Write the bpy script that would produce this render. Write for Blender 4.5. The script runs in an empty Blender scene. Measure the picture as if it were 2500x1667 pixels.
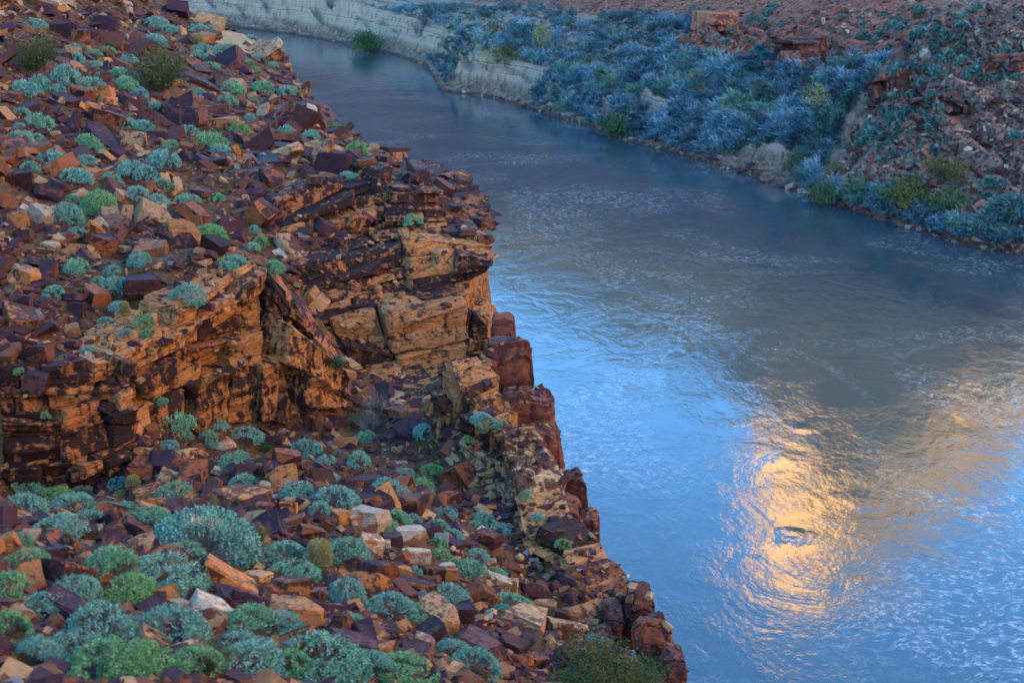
import bpy, bmesh, math, random
import numpy as np
from mathutils import Vector, Matrix
random.seed(7)
rng = np.random.default_rng(11)
R = math.radians
SC = bpy.context.scene
COL = SC.collection

# ------------------------------------------------------------------ camera
CAM = Vector((0.0, 0.0, 40.0))
PITCH = R(18.0)
FPX = 50.0 / 36.0 * 2500.0
cd = bpy.data.cameras.new('camera')
cam = bpy.data.objects.new('camera', cd)
COL.objects.link(cam)
cam.location = CAM
cam.rotation_euler = (R(90) - PITCH, 0, 0)
cd.lens = 50.0
cd.sensor_width = 36.0
cd.clip_end = 5000.0
cd.dof.use_dof = True
cd.dof.focus_distance = 40.0
cd.dof.aperture_fstop = 1.6
SC.camera = cam

# ------------------------------------------------------------------ sky and sun
SUN_EL = R(12.0)
SUN_AZ = R(214.0)          # compass bearing of the sun, clockwise from +Y
sun_dir = Vector((math.sin(SUN_AZ) * math.cos(SUN_EL), math.cos(SUN_AZ) * math.cos(SUN_EL), math.sin(SUN_EL)))
wd = bpy.data.worlds.new('World')
SC.world = wd
wd.use_nodes = True
nt = wd.node_tree
nt.nodes.clear()
sky = nt.nodes.new('ShaderNodeTexSky')
sky.sky_type = 'NISHITA'
sky.sun_disc = False
sky.sun_elevation = SUN_EL
sky.sun_rotation = SUN_AZ
sky.air_density = 0.5
sky.ozone_density = 3.0
sky.dust_density = 0.0
bg = nt.nodes.new('ShaderNodeBackground')
bg.inputs['Strength'].default_value = 0.125
wo = nt.nodes.new('ShaderNodeOutputWorld')
hs_ = nt.nodes.new('ShaderNodeHueSaturation')      # a deep, clear desert blue
hs_.inputs['Saturation'].default_value = 1.06
hs_.inputs['Hue'].default_value = 0.489
nt.links.new(sky.outputs[0], hs_.inputs['Color'])
nt.links.new(hs_.outputs[0], bg.inputs['Color'])
nt.links.new(bg.outputs[0], wo.inputs['Surface'])
sl = bpy.data.lights.new('sun', 'SUN')
sl.energy = 4.4
sl.angle = R(0.5)
sl.color = (1.0, 0.83, 0.55)
so = bpy.data.objects.new('sun', sl)
COL.objects.link(so)
so.rotation_euler = sun_dir.to_track_quat('Z', 'Y').to_euler()
SC.view_settings.view_transform = 'Standard'
SC.view_settings.look = 'None'
SC.view_settings.gamma = 1.0
SC.view_settings.use_curve_mapping = False
SC.view_settings.exposure = 3.5
SC.cycles.max_bounces = 6
SC.cycles.diffuse_bounces = 3
SC.cycles.glossy_bounces = 3
SC.cycles.use_denoising = True

# ------------------------------------------------------------------ helpers
CP, SP = math.cos(PITCH), math.sin(PITCH)
def ray(u, v):
    xc = (u - 1250.0) / FPX
    yc = (833.5 - v) / FPX
    return Vector((xc, CP + yc * SP, -SP + yc * CP))
def P(u, v, D):
    """world point seen at photograph pixel (u, v) at distance D along the view axis"""
    return CAM + ray(u, v) * D
def PZ(u, v, z):
    r = ray(u, v)
    return CAM + r * ((z - CAM.z) / r.z)
def project(p):
    """world array (n,3) -> u, v, depth"""
    q = np.asarray(p, float) - np.array(CAM)
    dep = q[:, 1] * CP - q[:, 2] * SP
    up = q[:, 1] * SP + q[:, 2] * CP
    return 1250 + q[:, 0] / dep * FPX, 833.5 - up / dep * FPX, dep

def hash2(ix, iy, s):
    h = (ix.astype(np.int64) * 374761393 + iy.astype(np.int64) * 668265263 + s * 974711) & 0x7fffffff
    h = ((h ^ (h >> 13)) * 1274126177) & 0x7fffffff
    return ((h ^ (h >> 16)) & 0xffff) / 65535.0
def vnoise(x, y, s=0):
    x = np.asarray(x, float); y = np.asarray(y, float)
    ix = np.floor(x); iy = np.floor(y)
    fx = x - ix; fy = y - iy
    fx = fx * fx * (3 - 2 * fx); fy = fy * fy * (3 - 2 * fy)
    a = hash2(ix, iy, s); b = hash2(ix + 1, iy, s); c = hash2(ix, iy + 1, s); d = hash2(ix + 1, iy + 1, s)
    return (a * (1 - fx) + b * fx) * (1 - fy) + (c * (1 - fx) + d * fx) * fy - 0.5
def fbm(x, y, s=0, o=4):
    t = 0; a = 1.0; f = 1.0
    for i in range(o):
        t = t + a * vnoise(np.asarray(x) * f, np.asarray(y) * f, s + i * 17)
        a *= 0.5; f *= 2.03
    return t

def mesh_obj(name, verts, faces, mat=None, parent=None, smooth=False, link=True):
    me = bpy.data.meshes.new(name)
    if isinstance(verts, np.ndarray) and isinstance(faces, np.ndarray):
        k = faces.shape[1]; n = len(faces)
        me.vertices.add(len(verts)); me.vertices.foreach_set('co', verts.astype(np.float32).ravel())
        me.loops.add(n * k); me.loops.foreach_set('vertex_index', faces.astype(np.int32).ravel())
        me.polygons.add(n)
        me.polygons.foreach_set('loop_start', np.arange(0, n * k, k, dtype=np.int32))
        me.update(calc_edges=True)
    else:
        me.from_pydata([tuple(v) for v in verts], [], [tuple(f) for f in faces])
        me.update()
    me.polygons.foreach_set('use_smooth', np.full(len(me.polygons), bool(smooth)))
    if mat: me.materials.append(mat)
    o = bpy.data.objects.new(name, me)
    if link: COL.objects.link(o)
    if parent: o.parent = parent
    return o
def face_attr(o, vals, name='tint'):
    """one float for each face, stored on the mesh"""
    a = o.data.attributes.new(name, 'FLOAT', 'FACE')
    a.data.foreach_set('value', np.asarray(vals, np.float32))
def tag(o, label=None, cat=None, group=None, kind=None):
    if label: o['label'] = label
    if cat: o['category'] = cat
    if group: o['group'] = group
    if kind: o['kind'] = kind
    return o
def empty(name, loc=(0, 0, 0)):
    o = bpy.data.objects.new(name, None)
    COL.objects.link(o); o.location = loc
    return o
def grid_faces(nu, nv):
    i = np.arange(nu * nv).reshape(nu, nv)
    return np.stack([i[:-1, :-1], i[1:, :-1], i[1:, 1:], i[:-1, 1:]], -1).reshape(-1, 4)

class RBF:
    def __init__(s, pts):
        s.p = np.array([(p[0], p[1]) for p in pts]); z = np.array([p[2] for p in pts])
        s.m = z.mean()
        d = np.linalg.norm(s.p[:, None] - s.p[None], axis=2)
        s.w = np.linalg.solve(d + np.eye(len(z)) * 1e-6, z - s.m)
    def __call__(s, x, y):
        x = np.asarray(x, float); y = np.asarray(y, float)
        out = np.full(x.shape, s.m)
        for (px, py), w in zip(s.p, s.w):
            out += w * np.hypot(x - px, y - py)
        return out

# ------------------------------------------------------------------ materials
def N(nt, typ, **kw):
    n = nt.nodes.new(typ)
    for k, v in kw.items():
        if k.startswith('i_'):
            key = k[2:].replace('_', ' ')
            n.inputs[int(key) if key.isdigit() else key].default_value = v
        else: setattr(n, k, v)
    return n
def new_mat(name):
    m = bpy.data.materials.new(name); m.use_nodes = True
    nt = m.node_tree
    return m, nt, nt.nodes['Principled BSDF'], nt.links.new
def ramp(nt, fac, stops):
    r = nt.nodes.new('ShaderNodeValToRGB')
    e = r.color_ramp.elements
    while len(e) < len(stops): e.new(0.5)
    for el, (p, c) in zip(e, stops):
        el.position = p
        el.color = (*c, 1) if len(c) == 3 else c
    nt.links.new(fac, r.inputs[0])
    return r.outputs[0]
def g(x): return (x, x, x)
def mixc(nt, fac, a, b, typ='MIX'):
    n = nt.nodes.new('ShaderNodeMix'); n.data_type = 'RGBA'; n.blend_type = typ
    for s, v in ((0, fac), (6, a), (7, b)):
        if hasattr(v, 'type') or hasattr(v, 'is_linked'): nt.links.new(v, n.inputs[s])
        elif isinstance(v, (int, float)): n.inputs[s].default_value = v
        else: n.inputs[s].default_value = (*v, 1)
    return n.outputs[2]
def noise(nt, co, scale, detail=5, rough=0.6, dist=0.0):
    n = N(nt, 'ShaderNodeTexNoise'); n.inputs['Scale'].default_value = scale
    n.inputs['Detail'].default_value = detail; n.inputs['Roughness'].default_value = rough
    n.inputs['Distortion'].default_value = dist
    nt.links.new(co, n.inputs['Vector'])
    return n.outputs['Fac']
def mapping(nt, co, scale=(1, 1, 1), rot=(0, 0, 0), loc=(0, 0, 0)):
    n = nt.nodes.new('ShaderNodeMapping')
    n.inputs['Scale'].default_value = scale; n.inputs['Rotation'].default_value = rot; n.inputs['Location'].default_value = loc
    nt.links.new(co, n.inputs['Vector'])
    return n.outputs[0]

def rock_mat(name, fresh, varnish, cover=0.5, strata=0.35, sc=1.0, pale=0.25, rnd=0.35, bump=0.9, apart=1.0, crack=0.0):
    """weathered sandstone: fresh stone under patches of dark desert varnish, bedding lines, pale mineral crust"""
    m, nt, b, L = new_mat(name)
    geo = N(nt, 'ShaderNodeNewGeometry'); oi = N(nt, 'ShaderNodeObjectInfo')
    pos = geo.outputs['Position']
    off = N(nt, 'ShaderNodeVectorMath', operation='SCALE'); off.inputs[0].default_value = (37 * apart, 53 * apart, 29 * apart)
    L(oi.outputs['Random'], off.inputs['Scale'])
    add = N(nt, 'ShaderNodeVectorMath', operation='ADD'); L(pos, add.inputs[0]); L(off.outputs[0], add.inputs[1])
    co = add.outputs[0]
    n1 = noise(nt, mapping(nt, co, (1.0, 1.0, 1.7)), 1.0 * sc, 10, 0.78, 0.7)
    n2 = noise(nt, co, 7.0 * sc, 6, 0.7)
    n3 = noise(nt, mapping(nt, co, (0.9, 0.9, 9)), 2.2 * sc, 6, 0.7, 0.5)
    st = noise(nt, mapping(nt, co, (4.5, 4.5, 0.7)), 1.2 * sc, 4, 0.6)      # drips down the face
    fr2 = tuple(c * 0.62 for c in fresh)
    fr3 = (min(1, fresh[0] * 1.25), min(1, fresh[1] * 1.3), min(1, fresh[2] * 1.35))
    c = ramp(nt, n2, [(0.28, fr2), (0.5, fresh), (0.72, fr3)])
    msum = N(nt, 'ShaderNodeMath', operation='MULTIPLY_ADD'); L(st, msum.inputs[0]); msum.inputs[1].default_value = 0.55; L(n1, msum.inputs[2])
    fr_ = N(nt, 'ShaderNodeAttribute', attribute_name='fresh')
    ms2 = N(nt, 'ShaderNodeMath', operation='MULTIPLY_ADD'); L(fr_.outputs['Fac'], ms2.inputs[0]); ms2.inputs[1].default_value = 0.13; L(msum.outputs[0], ms2.inputs[2])
    msum = ms2
    lo = 0.775 + (cover - 0.5) * 0.5
    mask = ramp(nt, msum.outputs[0], [(lo - 0.05, g(0)), (lo + 0.035, g(1))])
    inv = N(nt, 'ShaderNodeInvert'); L(mask, inv.inputs['Color'])
    vcol = mixc(nt, n2, tuple(x * 0.6 for x in varnish), tuple(min(1, x * 1.5) for x in varnish))
    c = mixc(nt, inv.outputs[0], c, vcol)
    sm = ramp(nt, n3, [(0.39, g(1)), (0.44, g(0)), (0.6, g(0)), (0.66, g(0.8))])
    sfac = N(nt, 'ShaderNodeMath', operation='MULTIPLY'); L(sm, sfac.inputs[0]); sfac.inputs[1].default_value = strata
    c = mixc(nt, sfac.outputs[0], c, tuple(x * 0.55 for x in varnish))
    crk = None
    if crack > 0:      # fine joints that run on through the beds
        vo = N(nt, 'ShaderNodeTexVoronoi', feature='DISTANCE_TO_EDGE'); vo.inputs['Scale'].default_value = 1.5 * sc
        wv_ = N(nt, 'ShaderNodeVectorMath', operation='ADD')
        nv_ = N(nt, 'ShaderNodeTexNoise'); nv_.inputs['Scale'].default_value = 2.5 * sc; nv_.inputs['Detail'].default_value = 4; L(co, nv_.inputs['Vector'])
        mp_ = mapping(nt, co, (1.0, 1.0, 2.6)); L(mp_, wv_.inputs[0])
        sc_ = N(nt, 'ShaderNodeVectorMath', operation='SCALE'); sc_.inputs['Scale'].default_value = 0.5; L(nv_.outputs['Color'], sc_.inputs[0]); L(sc_.outputs[0], wv_.inputs[1])
        L(wv_.outputs[0], vo.inputs['Vector'])
        crk = ramp(nt, vo.outputs['Distance'], [(0.0, g(0)), (0.028, g(1))])
        ci = N(nt, 'ShaderNodeMath', operation='MULTIPLY_ADD'); L(crk, ci.inputs[0]); ci.inputs[1].default_value = -crack; ci.inputs[2].default_value = crack
        c = mixc(nt, ci.outputs[0], c, tuple(x * 0.35 for x in varnish))
    n4 = noise(nt, co, 3.1 * sc, 8, 0.75)
    pm = ramp(nt, n4, [(0.64, g(0)), (0.70, g(pale))])
    c = mixc(nt, pm, c, (0.52, 0.44, 0.36))
    # each stone a little lighter or darker
    mr = N(nt, 'ShaderNodeMapRange'); L(oi.outputs['Random'], mr.inputs[0])
    mr.inputs[3].default_value = 1 - rnd; mr.inputs[4].default_value = 1 + rnd
    hsv = N(nt, 'ShaderNodeHueSaturation'); L(c, hsv.inputs['Color']); L(mr.outputs[0], hsv.inputs['Value'])
    L(hsv.outputs[0], b.inputs['Base Color'])
    rr = ramp(nt, n1, [(0.3, g(0.5)), (0.7, g(0.9))]); L(rr, b.inputs['Roughness'])
    b.inputs['Specular IOR Level'].default_value = 0.3
    bp = N(nt, 'ShaderNodeBump'); bp.inputs['Strength'].default_value = bump; bp.inputs['Distance'].default_value = 0.085 / sc
    hs = N(nt, 'ShaderNodeMath', operation='ADD'); L(n2, hs.inputs[0])
    h3 = N(nt, 'ShaderNodeMath', operation='MULTIPLY'); L(n3, h3.inputs[0]); h3.inputs[1].default_value = 0.9; L(h3.outputs[0], hs.inputs[1])
    hsrc = hs.outputs[0]
    if crk is not None:
        hc = N(nt, 'ShaderNodeMath', operation='MULTIPLY_ADD'); L(crk, hc.inputs[0]); hc.inputs[1].default_value = 0.8; L(hsrc, hc.inputs[2]); hsrc = hc.outputs[0]
    L(hsrc, bp.inputs['Height']); L(bp.outputs[0], b.inputs['Normal'])
    return m

M = {}
M['purple'] = rock_mat('purple_brown_stone', (0.17, 0.064, 0.046), (0.046, 0.017, 0.026), 0.64, 0.3, 1.8)
M['brown']  = rock_mat('red_brown_stone', (0.30, 0.092, 0.030), (0.046, 0.016, 0.013), 0.58, 0.4, 1.7)
M['orange'] = rock_mat('orange_sandstone', (0.58, 0.22, 0.06), (0.10, 0.034, 0.017), 0.42, 0.4, 1.6)
M['tan']    = rock_mat('tan_sandstone', (0.58, 0.33, 0.15), (0.11, 0.042, 0.022), 0.42, 0.4, 1.5)
M['pale']   = rock_mat('pale_sandstone', (0.62, 0.47, 0.31), (0.34, 0.15, 0.065), 0.40, 0.35, 1.6, 0.5)
CL = dict(apart=0.04, crack=0.18)
M['ledge']  = rock_mat('varnished_ledge_sandstone', (0.54, 0.215, 0.064), (0.040, 0.014, 0.011), 0.52, 0.7, 1.15, 0.25, 0.16, 0.9, **CL)
M['dark_ledge'] = rock_mat('dark_varnished_sandstone', (0.44, 0.155, 0.046), (0.032, 0.012, 0.011), 0.64, 0.7, 1.15, 0.2, 0.2, 0.9, **CL)
M['tan_wall'] = rock_mat('fresh_tan_sandstone', (0.62, 0.265, 0.088), (0.085, 0.030, 0.016), 0.40, 0.45, 1.0, 0.3, 0.14, 1.0, **CL)
M['pillar'] = rock_mat('smooth_red_boulder_stone', (0.27, 0.080, 0.038), (0.095, 0.028, 0.020), 0.55, 0.12, 0.9, 0.45, 0.15, 0.6, crack=0.25)

def soil_mat(name, a, b_, c_, sc=1.0):
    m, nt, b, L = new_mat(name)
    geo = N(nt, 'ShaderNodeNewGeometry'); co = geo.outputs['Position']
    n1 = noise(nt, co, 0.8 * sc, 6, 0.65); n2 = noise(nt, co, 9 * sc, 6, 0.75)
    vor = N(nt, 'ShaderNodeTexVoronoi'); vor.inputs['Scale'].default_value = 9 * sc; L(co, vor.inputs['Vector'])
    c = ramp(nt, n2, [(0.3, a), (0.55, b_), (0.75, c_)])
    c = mixc(nt, ramp(nt, n1, [(0.4, g(0)), (0.6, g(0.7))]), c, a)
    c = mixc(nt, 0.35, c, vor.outputs['Color'], 'SOFT_LIGHT')
    L(c, b.inputs['Base Color']); b.inputs['Roughness'].default_value = 0.95
    b.inputs['Specular IOR Level'].default_value = 0.15
    bp = N(nt, 'ShaderNodeBump'); bp.inputs['Strength'].default_value = 0.8; bp.inputs['Distance'].default_value = 0.07 / sc
    s = N(nt, 'ShaderNodeMath', operation='ADD'); L(n2, s.inputs[0]); L(vor.outputs['Distance'], s.inputs[1])
    L(s.outputs[0], bp.inputs['Height']); L(bp.outputs[0], b.inputs['Normal'])
    return m
M['soil'] = soil_mat('scree_soil', (0.075, 0.036, 0.02), (0.19, 0.10, 0.048), (0.42, 0.265, 0.14))
M['gravel'] = soil_mat('dry_gravel', (0.36, 0.26, 0.14), (0.50, 0.38, 0.21), (0.62, 0.49, 0.30), 1.5)

def leaf_mat(name, dark, mid, light, rnd=0.3, alt=None):
    m, nt, b, L = new_mat(name)
    at = N(nt, 'ShaderNodeAttribute', attribute_name='tint'); oi = N(nt, 'ShaderNodeObjectInfo')
    c = ramp(nt, at.outputs['Fac'], [(0.0, dark), (0.5, mid), (1.0, light)])
    if alt:
        f = ramp(nt, oi.outputs['Random'], [(0.5, g(0)), (1.0, g(1))])
        c2 = ramp(nt, at.outputs['Fac'], [(0.0, alt[0]), (0.5, alt[1]), (1.0, alt[2])])
        c = mixc(nt, f, c, c2)
    L(c, b.inputs['Base Color']); b.inputs['Roughness'].default_value = 0.75
    b.inputs['Specular IOR Level'].default_value = 0.2
    return m
M['brittle'] = leaf_mat('grey_green_leaf', (0.06, 0.17, 0.13), (0.21, 0.47, 0.35), (0.43, 0.71, 0.56), alt=((0.06, 0.21, 0.05), (0.18, 0.45, 0.14), (0.37, 0.66, 0.26)))
M['creosote'] = leaf_mat('olive_leaf', (0.05, 0.065, 0.02), (0.10, 0.125, 0.035), (0.18, 0.20, 0.06))
M['twig'] = leaf_mat('dry_twig', (0.10, 0.08, 0.07), (0.20, 0.17, 0.16), (0.36, 0.33, 0.33))
M['willow'] = leaf_mat('blue_grey_willow', (0.035, 0.105, 0.14), (0.13, 0.33, 0.42), (0.36, 0.62, 0.72))
def willow_mat():
    m, nt, b, L = new_mat('blue_grey_willow')
    at = N(nt, 'ShaderNodeAttribute', attribute_name='tint'); geo = N(nt, 'ShaderNodeNewGeometry')
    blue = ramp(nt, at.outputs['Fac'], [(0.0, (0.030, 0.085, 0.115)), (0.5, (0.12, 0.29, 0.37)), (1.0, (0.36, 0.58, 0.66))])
    teal = ramp(nt, at.outputs['Fac'], [(0.0, (0.030, 0.095, 0.075)), (0.5, (0.11, 0.28, 0.22)), (1.0, (0.32, 0.54, 0.44))])
    dust = ramp(nt, at.outputs['Fac'], [(0.0, (0.06, 0.07, 0.07)), (0.5, (0.22, 0.25, 0.26)), (1.0, (0.46, 0.50, 0.50))])
    n1 = noise(nt, geo.outputs['Position'], 0.10, 3, 0.6); n2 = noise(nt, geo.outputs['Position'], 0.23, 3, 0.6)
    c = mixc(nt, ramp(nt, n1, [(0.50, g(0)), (0.62, g(1))]), blue, teal)
    c = mixc(nt, ramp(nt, n2, [(0.56, g(0)), (0.68, g(0.8))]), c, dust)
    L(c, b.inputs['Base Color']); b.inputs['Roughness'].default_value = 0.8; b.inputs['Specular IOR Level'].default_value = 0.2
    return m
M['willow'] = willow_mat()
M['desert'] = leaf_mat('dull_teal_leaf', (0.04, 0.11, 0.10), (0.12, 0.28, 0.25), (0.26, 0.46, 0.41))
M['greenbush'] = leaf_mat('green_leaf', (0.018, 0.05, 0.022), (0.045, 0.12, 0.045), (0.11, 0.22, 0.08))
M['yellowtree'] = leaf_mat('yellow_green_leaf', (0.13, 0.15, 0.04), (0.28, 0.30, 0.09), (0.46, 0.46, 0.17))
M['cactus'] = leaf_mat('cactus_flesh', (0.10, 0.10, 0.03), (0.22, 0.22, 0.07), (0.45, 0.38, 0.16))

# ------------------------------------------------------------------ near bank terrain (height field through surveyed points)
near_px = [
 # foot slope, from the bottom of the picture up to the foot of the ledges
 (-250,1700,13),(40,1630,14.5),(500,1630,15.3),(900,1630,17.2),(1300,1630,20.5),(1500,1630,22.3),
 (-300,1400,15.5),(40,1400,17.5),(400,1400,18.8),(800,1400,21.2),(1150,1450,23.6),(1330,1520,24.6),
 (-200,1230,20),(60,1235,21.8),(250,1270,22.4),(500,1250,23.8),(750,1230,25.4),(950,1230,27),
 (200,1200,29),(30,1195,28.5),(-250,1190,27),(400,1080,31.8),(560,1040,33.2),(700,1040,34.2),(850,1015,35.8),
 (600,1130,29.5),(850,1110,31),(980,1060,33.8),(1040,1110,33),(1110,1205,31),(1190,1240,30.2),(1250,1330,29.4),(1280,1430,27.9),(1335,1505,26.7),(1200,1330,27.6),(1240,1430,26.3),
 # ledge tops and the scree above
 (30,885,29),(-250,900,27.2),(240,855,30.2),(450,725,32.6),(560,675,34),(660,626,35.4),
 (40,700,32.5),(40,500,37.5),(40,300,44.5),(40,120,56),(40,30,63),(-300,300,40),(-300,600,32),
 (300,640,35.5),(300,500,40.5),(600,460,43.5),(300,300,49.5),(560,300,55),(760,340,54.5),(640,160,80),(500,100,79),(300,100,68),
 (450,50,106),(560,90,96),(200,40,78),(420,200,61),(620,230,67),
 # gully between the two outcrops
 (650,540,42.2),(700,660,40.2),(770,770,38.6),(830,890,37),
 # promontory top and rim
 (740,425,45),(820,395,47),(930,415,46.5),(1040,450,45.8),(1130,500,45),(1170,580,43.8),
 (860,330,60),(1000,400,52),(1100,445,48.5),(690,150,85),(735,225,74),(790,280,66.5),
 (880,930,39.6),(1000,915,39.8),(1120,905,39.8),
 # shelf behind the tan wall
 (1165,950,33.2),(1210,1000,32.8),(1255,1060,31.7),(1325,1230,29.6),(1380,1265,29.4),(1395,1400,27.3),(1450,1530,25.6),(1530,1600,24.4),
]
near_pts = [tuple(P(*q)) for q in near_px]
# rim of the river cliff and the drop below it
rim_px = [(430,36,118),(490,54,110),(530,70,104),(600,84,97),(668,108,91),(705,160,85),(745,225,74.5),(800,285,67),(880,345,60.5),(1010,415,53.3),(1110,455,49.8),(1160,545,45.4),(1125,680,41.8),
          (1130,760,40.6),(1160,880,38),(1215,960,34.6),(1268,1060,32.6),(1340,1200,31.2),(1385,1290,30),(1400,1430,27.8),(1470,1490,26.8),(1550,1590,24.8),(1615,1660,23.4)]
rim = [P(*q) for q in rim_px]
rim_xy = np.array([(p.x, p.y) for p in rim])
ext0 = [(-75, 190), (-38, 135)]
ext1 = [(4.4, 15), (6.5, 5), (9, -10), (14, -40), (18, -90)]
RIM = np.array(ext0 + [tuple(p) for p in rim_xy] + ext1)
RIMZ = np.array([26, 28.5] + [p.z for p in rim] + [28, 30, 31, 32, 34.0])
def rim_x(y):
    o = np.argsort(RIM[:, 1])
    return np.interp(y, RIM[o, 1], RIM[o, 0])
world_pts = [(-9, 6, 36.8), (-3, 6, 35.8), (1, 8, 33.0), (0, 0, 38.2), (-8, -4, 41), (-16, 4, 41.5),
             (-16, 15, 37.5), (-19, 25, 35.8), (-22, 35, 36.5), (-25, 50, 38), (-28, 70, 39.5), (-32, 95, 40), (-45, 130, 36),
             (-32, 20, 44), (-36, 45, 46), (-42, 80, 48), (-60, 130, 46)]
near_pts += world_pts
near_pts += [(x, y, z) for (x, y), z in zip(RIM, RIMZ) if y > 14]
RN = RBF(near_pts)
def near_z(x, y):
    x = np.asarray(x, float); y = np.asarray(y, float)
    z = RN(x, y)
    z = z + 0.28 * fbm(x * 0.55, y * 0.55, 3, 4) + 0.10 * fbm(x * 2.3, y * 2.3, 9, 3)
    over = x - rim_x(y) - 0.15 + 0.5 * fbm(x * 0.5 + 9, y * 0.5, 5, 3)      # metres beyond the rim
    drop = np.clip(over, 0, None)
    z2 = z - 9.0 * drop
    return np.where(over > 0, np.maximum(z2, -2.0), z)
ys = np.concatenate([np.arange(-15, 7, 0.8), np.arange(7, 50, 0.19), np.arange(50, 100, 0.33), np.arange(100, 191, 1.2)])
xs = np.concatenate([np.arange(-80, -46, 2.0), np.arange(-46, -24, 0.8), np.arange(-24, 8.0, 0.19)])
GX, GY = np.meshgrid(xs, ys, indexing='ij')
GZ = near_z(GX, GY)
def near_zq(x, y):
    """near_z read back from the grid (bilinear)"""
    x = np.clip(x, xs[0], xs[-1] - 1e-6); y = np.clip(y, ys[0], ys[-1] - 1e-6)
    i = np.searchsorted(xs, x, 'right') - 1; j = np.searchsorted(ys, y, 'right') - 1
    i = np.clip(i, 0, len(xs) - 2); j = np.clip(j, 0, len(ys) - 2)
    fx = (x - xs[i]) / (xs[i + 1] - xs[i]); fy = (y - ys[j]) / (ys[j + 1] - ys[j])
    return (GZ[i, j] * (1 - fx) + GZ[i + 1, j] * fx) * (1 - fy) + (GZ[i, j + 1] * (1 - fx) + GZ[i + 1, j + 1] * fx) * fy
V = np.stack([GX, GY, GZ], -1).reshape(-1, 3)
o = mesh_obj('scree_slope_ground', V, grid_faces(len(xs), len(ys)), M['soil'], smooth=True)
# bare rock shows where the ground is too steep to hold soil
o.data.materials.append(M['tan_wall'])
gx_, gy_ = np.gradient(GZ, xs, ys)
steep_ = (np.hypot(gx_, gy_) > 1.5)[:-1, :-1].ravel()
o.data.polygons.foreach_set('material_index', steep_.astype(np.int32))
tag(o, kind='structure')

# ------------------------------------------------------------------ river
flow_dir = 0.0
BOILS = [(1955,1295,2.0,0.055),(1975,1040,1.8,0.03),(1930,1110,2.2,0.025),(2110,1215,2.6,0.03),(1890,1190,2.0,0.02),(1780,1215,2.0,0.02),(2370,1060,2.6,0.02)]
def water_mat():
    m, nt, b, L = new_mat('silty_river_water')
    geo = N(nt, 'ShaderNodeNewGeometry'); co = geo.outputs['Position']
    b.inputs['Base Color'].default_value = (0.03, 0.06, 0.075, 1)
    b.inputs['Roughness'].default_value = 0.08
    b.inputs['IOR'].default_value = 1.6
    flow = mapping(nt, co, (1, 0.55, 1), (0, 0, R(-28)))
    chop = noise(nt, flow, 2.9, 4, 0.6, 0.6)
    swell = noise(nt, flow, 0.42, 4, 0.55, 1.2)
    calm = ramp(nt, noise(nt, mapping(nt, co, (1, 0.8, 1), (0, 0, R(-15))), 0.13, 4, 0.6, 2.6), [(0.40, g(0.10)), (0.60, g(1))])
    ch = N(nt, 'ShaderNodeMath', operation='MULTIPLY'); L(chop, ch.inputs[0]); L(calm, ch.inputs[1])
    b1 = N(nt, 'ShaderNodeBump'); b1.inputs['Strength'].default_value = 1.0; b1.inputs['Distance'].default_value = 0.020
    L(ch.outputs[0], b1.inputs['Height'])
    b2 = N(nt, 'ShaderNodeBump'); b2.inputs['Strength'].default_value = 1.0; b2.inputs['Distance'].default_value = 0.034
    L(swell, b2.inputs['Height']); L(b1.outputs[0], b2.inputs['Normal'])
    # boils: low domes where the current wells up
    prev = b2.outputs[0]
    for (bu, bv, br, bh) in BOILS:
        c0 = PZ(bu, bv, 0)
        df = N(nt, 'ShaderNodeVectorMath', operation='SUBTRACT'); L(co, df.inputs[0]); df.inputs[1].default_value = c0
        wob = N(nt, 'ShaderNodeTexNoise'); wob.inputs['Scale'].default_value = 0.9; L(co, wob.inputs['Vector'])
        ws = N(nt, 'ShaderNodeVectorMath', operation='SCALE'); L(wob.outputs['Color'], ws.inputs[0]); ws.inputs['Scale'].default_value = 1.2
        ad = N(nt, 'ShaderNodeVectorMath', operation='ADD'); L(df.outputs[0], ad.inputs[0]); L(ws.outputs[0], ad.inputs[1])
        ln = N(nt, 'ShaderNodeVectorMath', operation='LENGTH'); L(ad.outputs[0], ln.inputs[0])
        mr = N(nt, 'ShaderNodeMapRange'); mr.interpolation_type = 'SMOOTHERSTEP'; L(ln.outputs['Value'], mr.inputs[0])
        mr.inputs[1].default_value = 0.0; mr.inputs[2].default_value = br; mr.inputs[3].default_value = bh; mr.inputs[4].default_value = 0.0
        bb = N(nt, 'ShaderNodeBump'); bb.inputs['Strength'].default_value = 1.0; bb.inputs['Distance'].default_value = 1.0
        L(mr.outputs[0], bb.inputs['Height']); L(prev, bb.inputs['Normal']); prev = bb.outputs[0]
    L(prev, b.inputs['Normal'])
    # foam: thin torn lines of froth drawn out by the current
    fw = mapping(nt, co, (0.55, 0.9, 1), (0, 0, R(-18)))
    f1 = noise(nt, fw, 0.55, 7, 0.72, 2.2)
    line = ramp(nt, f1, [(0.458, g(0)), (0.494, g(1)), (0.506, g(1)), (0.542, g(0))])
    patch = ramp(nt, noise(nt, co, 0.045, 3, 0.6, 1.0), [(0.47, g(0.03)), (0.62, g(0.9))])
    tear = ramp(nt, noise(nt, co, 1.6, 5, 0.7), [(0.44, g(0)), (0.60, g(1))])
    a = N(nt, 'ShaderNodeMath', operation='MULTIPLY'); L(line, a.inputs[0]); L(patch, a.inputs[1])
    a2 = N(nt, 'ShaderNodeMath', operation='MULTIPLY'); L(a.outputs[0], a2.inputs[0]); L(tear, a2.inputs[1])
    L(mixc(nt, a2.outputs[0], (0.028, 0.062, 0.082), (0.52, 0.55, 0.56)), b.inputs['Base Color'])
    return m
M['water'] = water_mat()
wv = np.array([(-900, -600, 0), (700, -600, 0), (700, 1500, 0), (-900, 1500, 0)], float)
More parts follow.
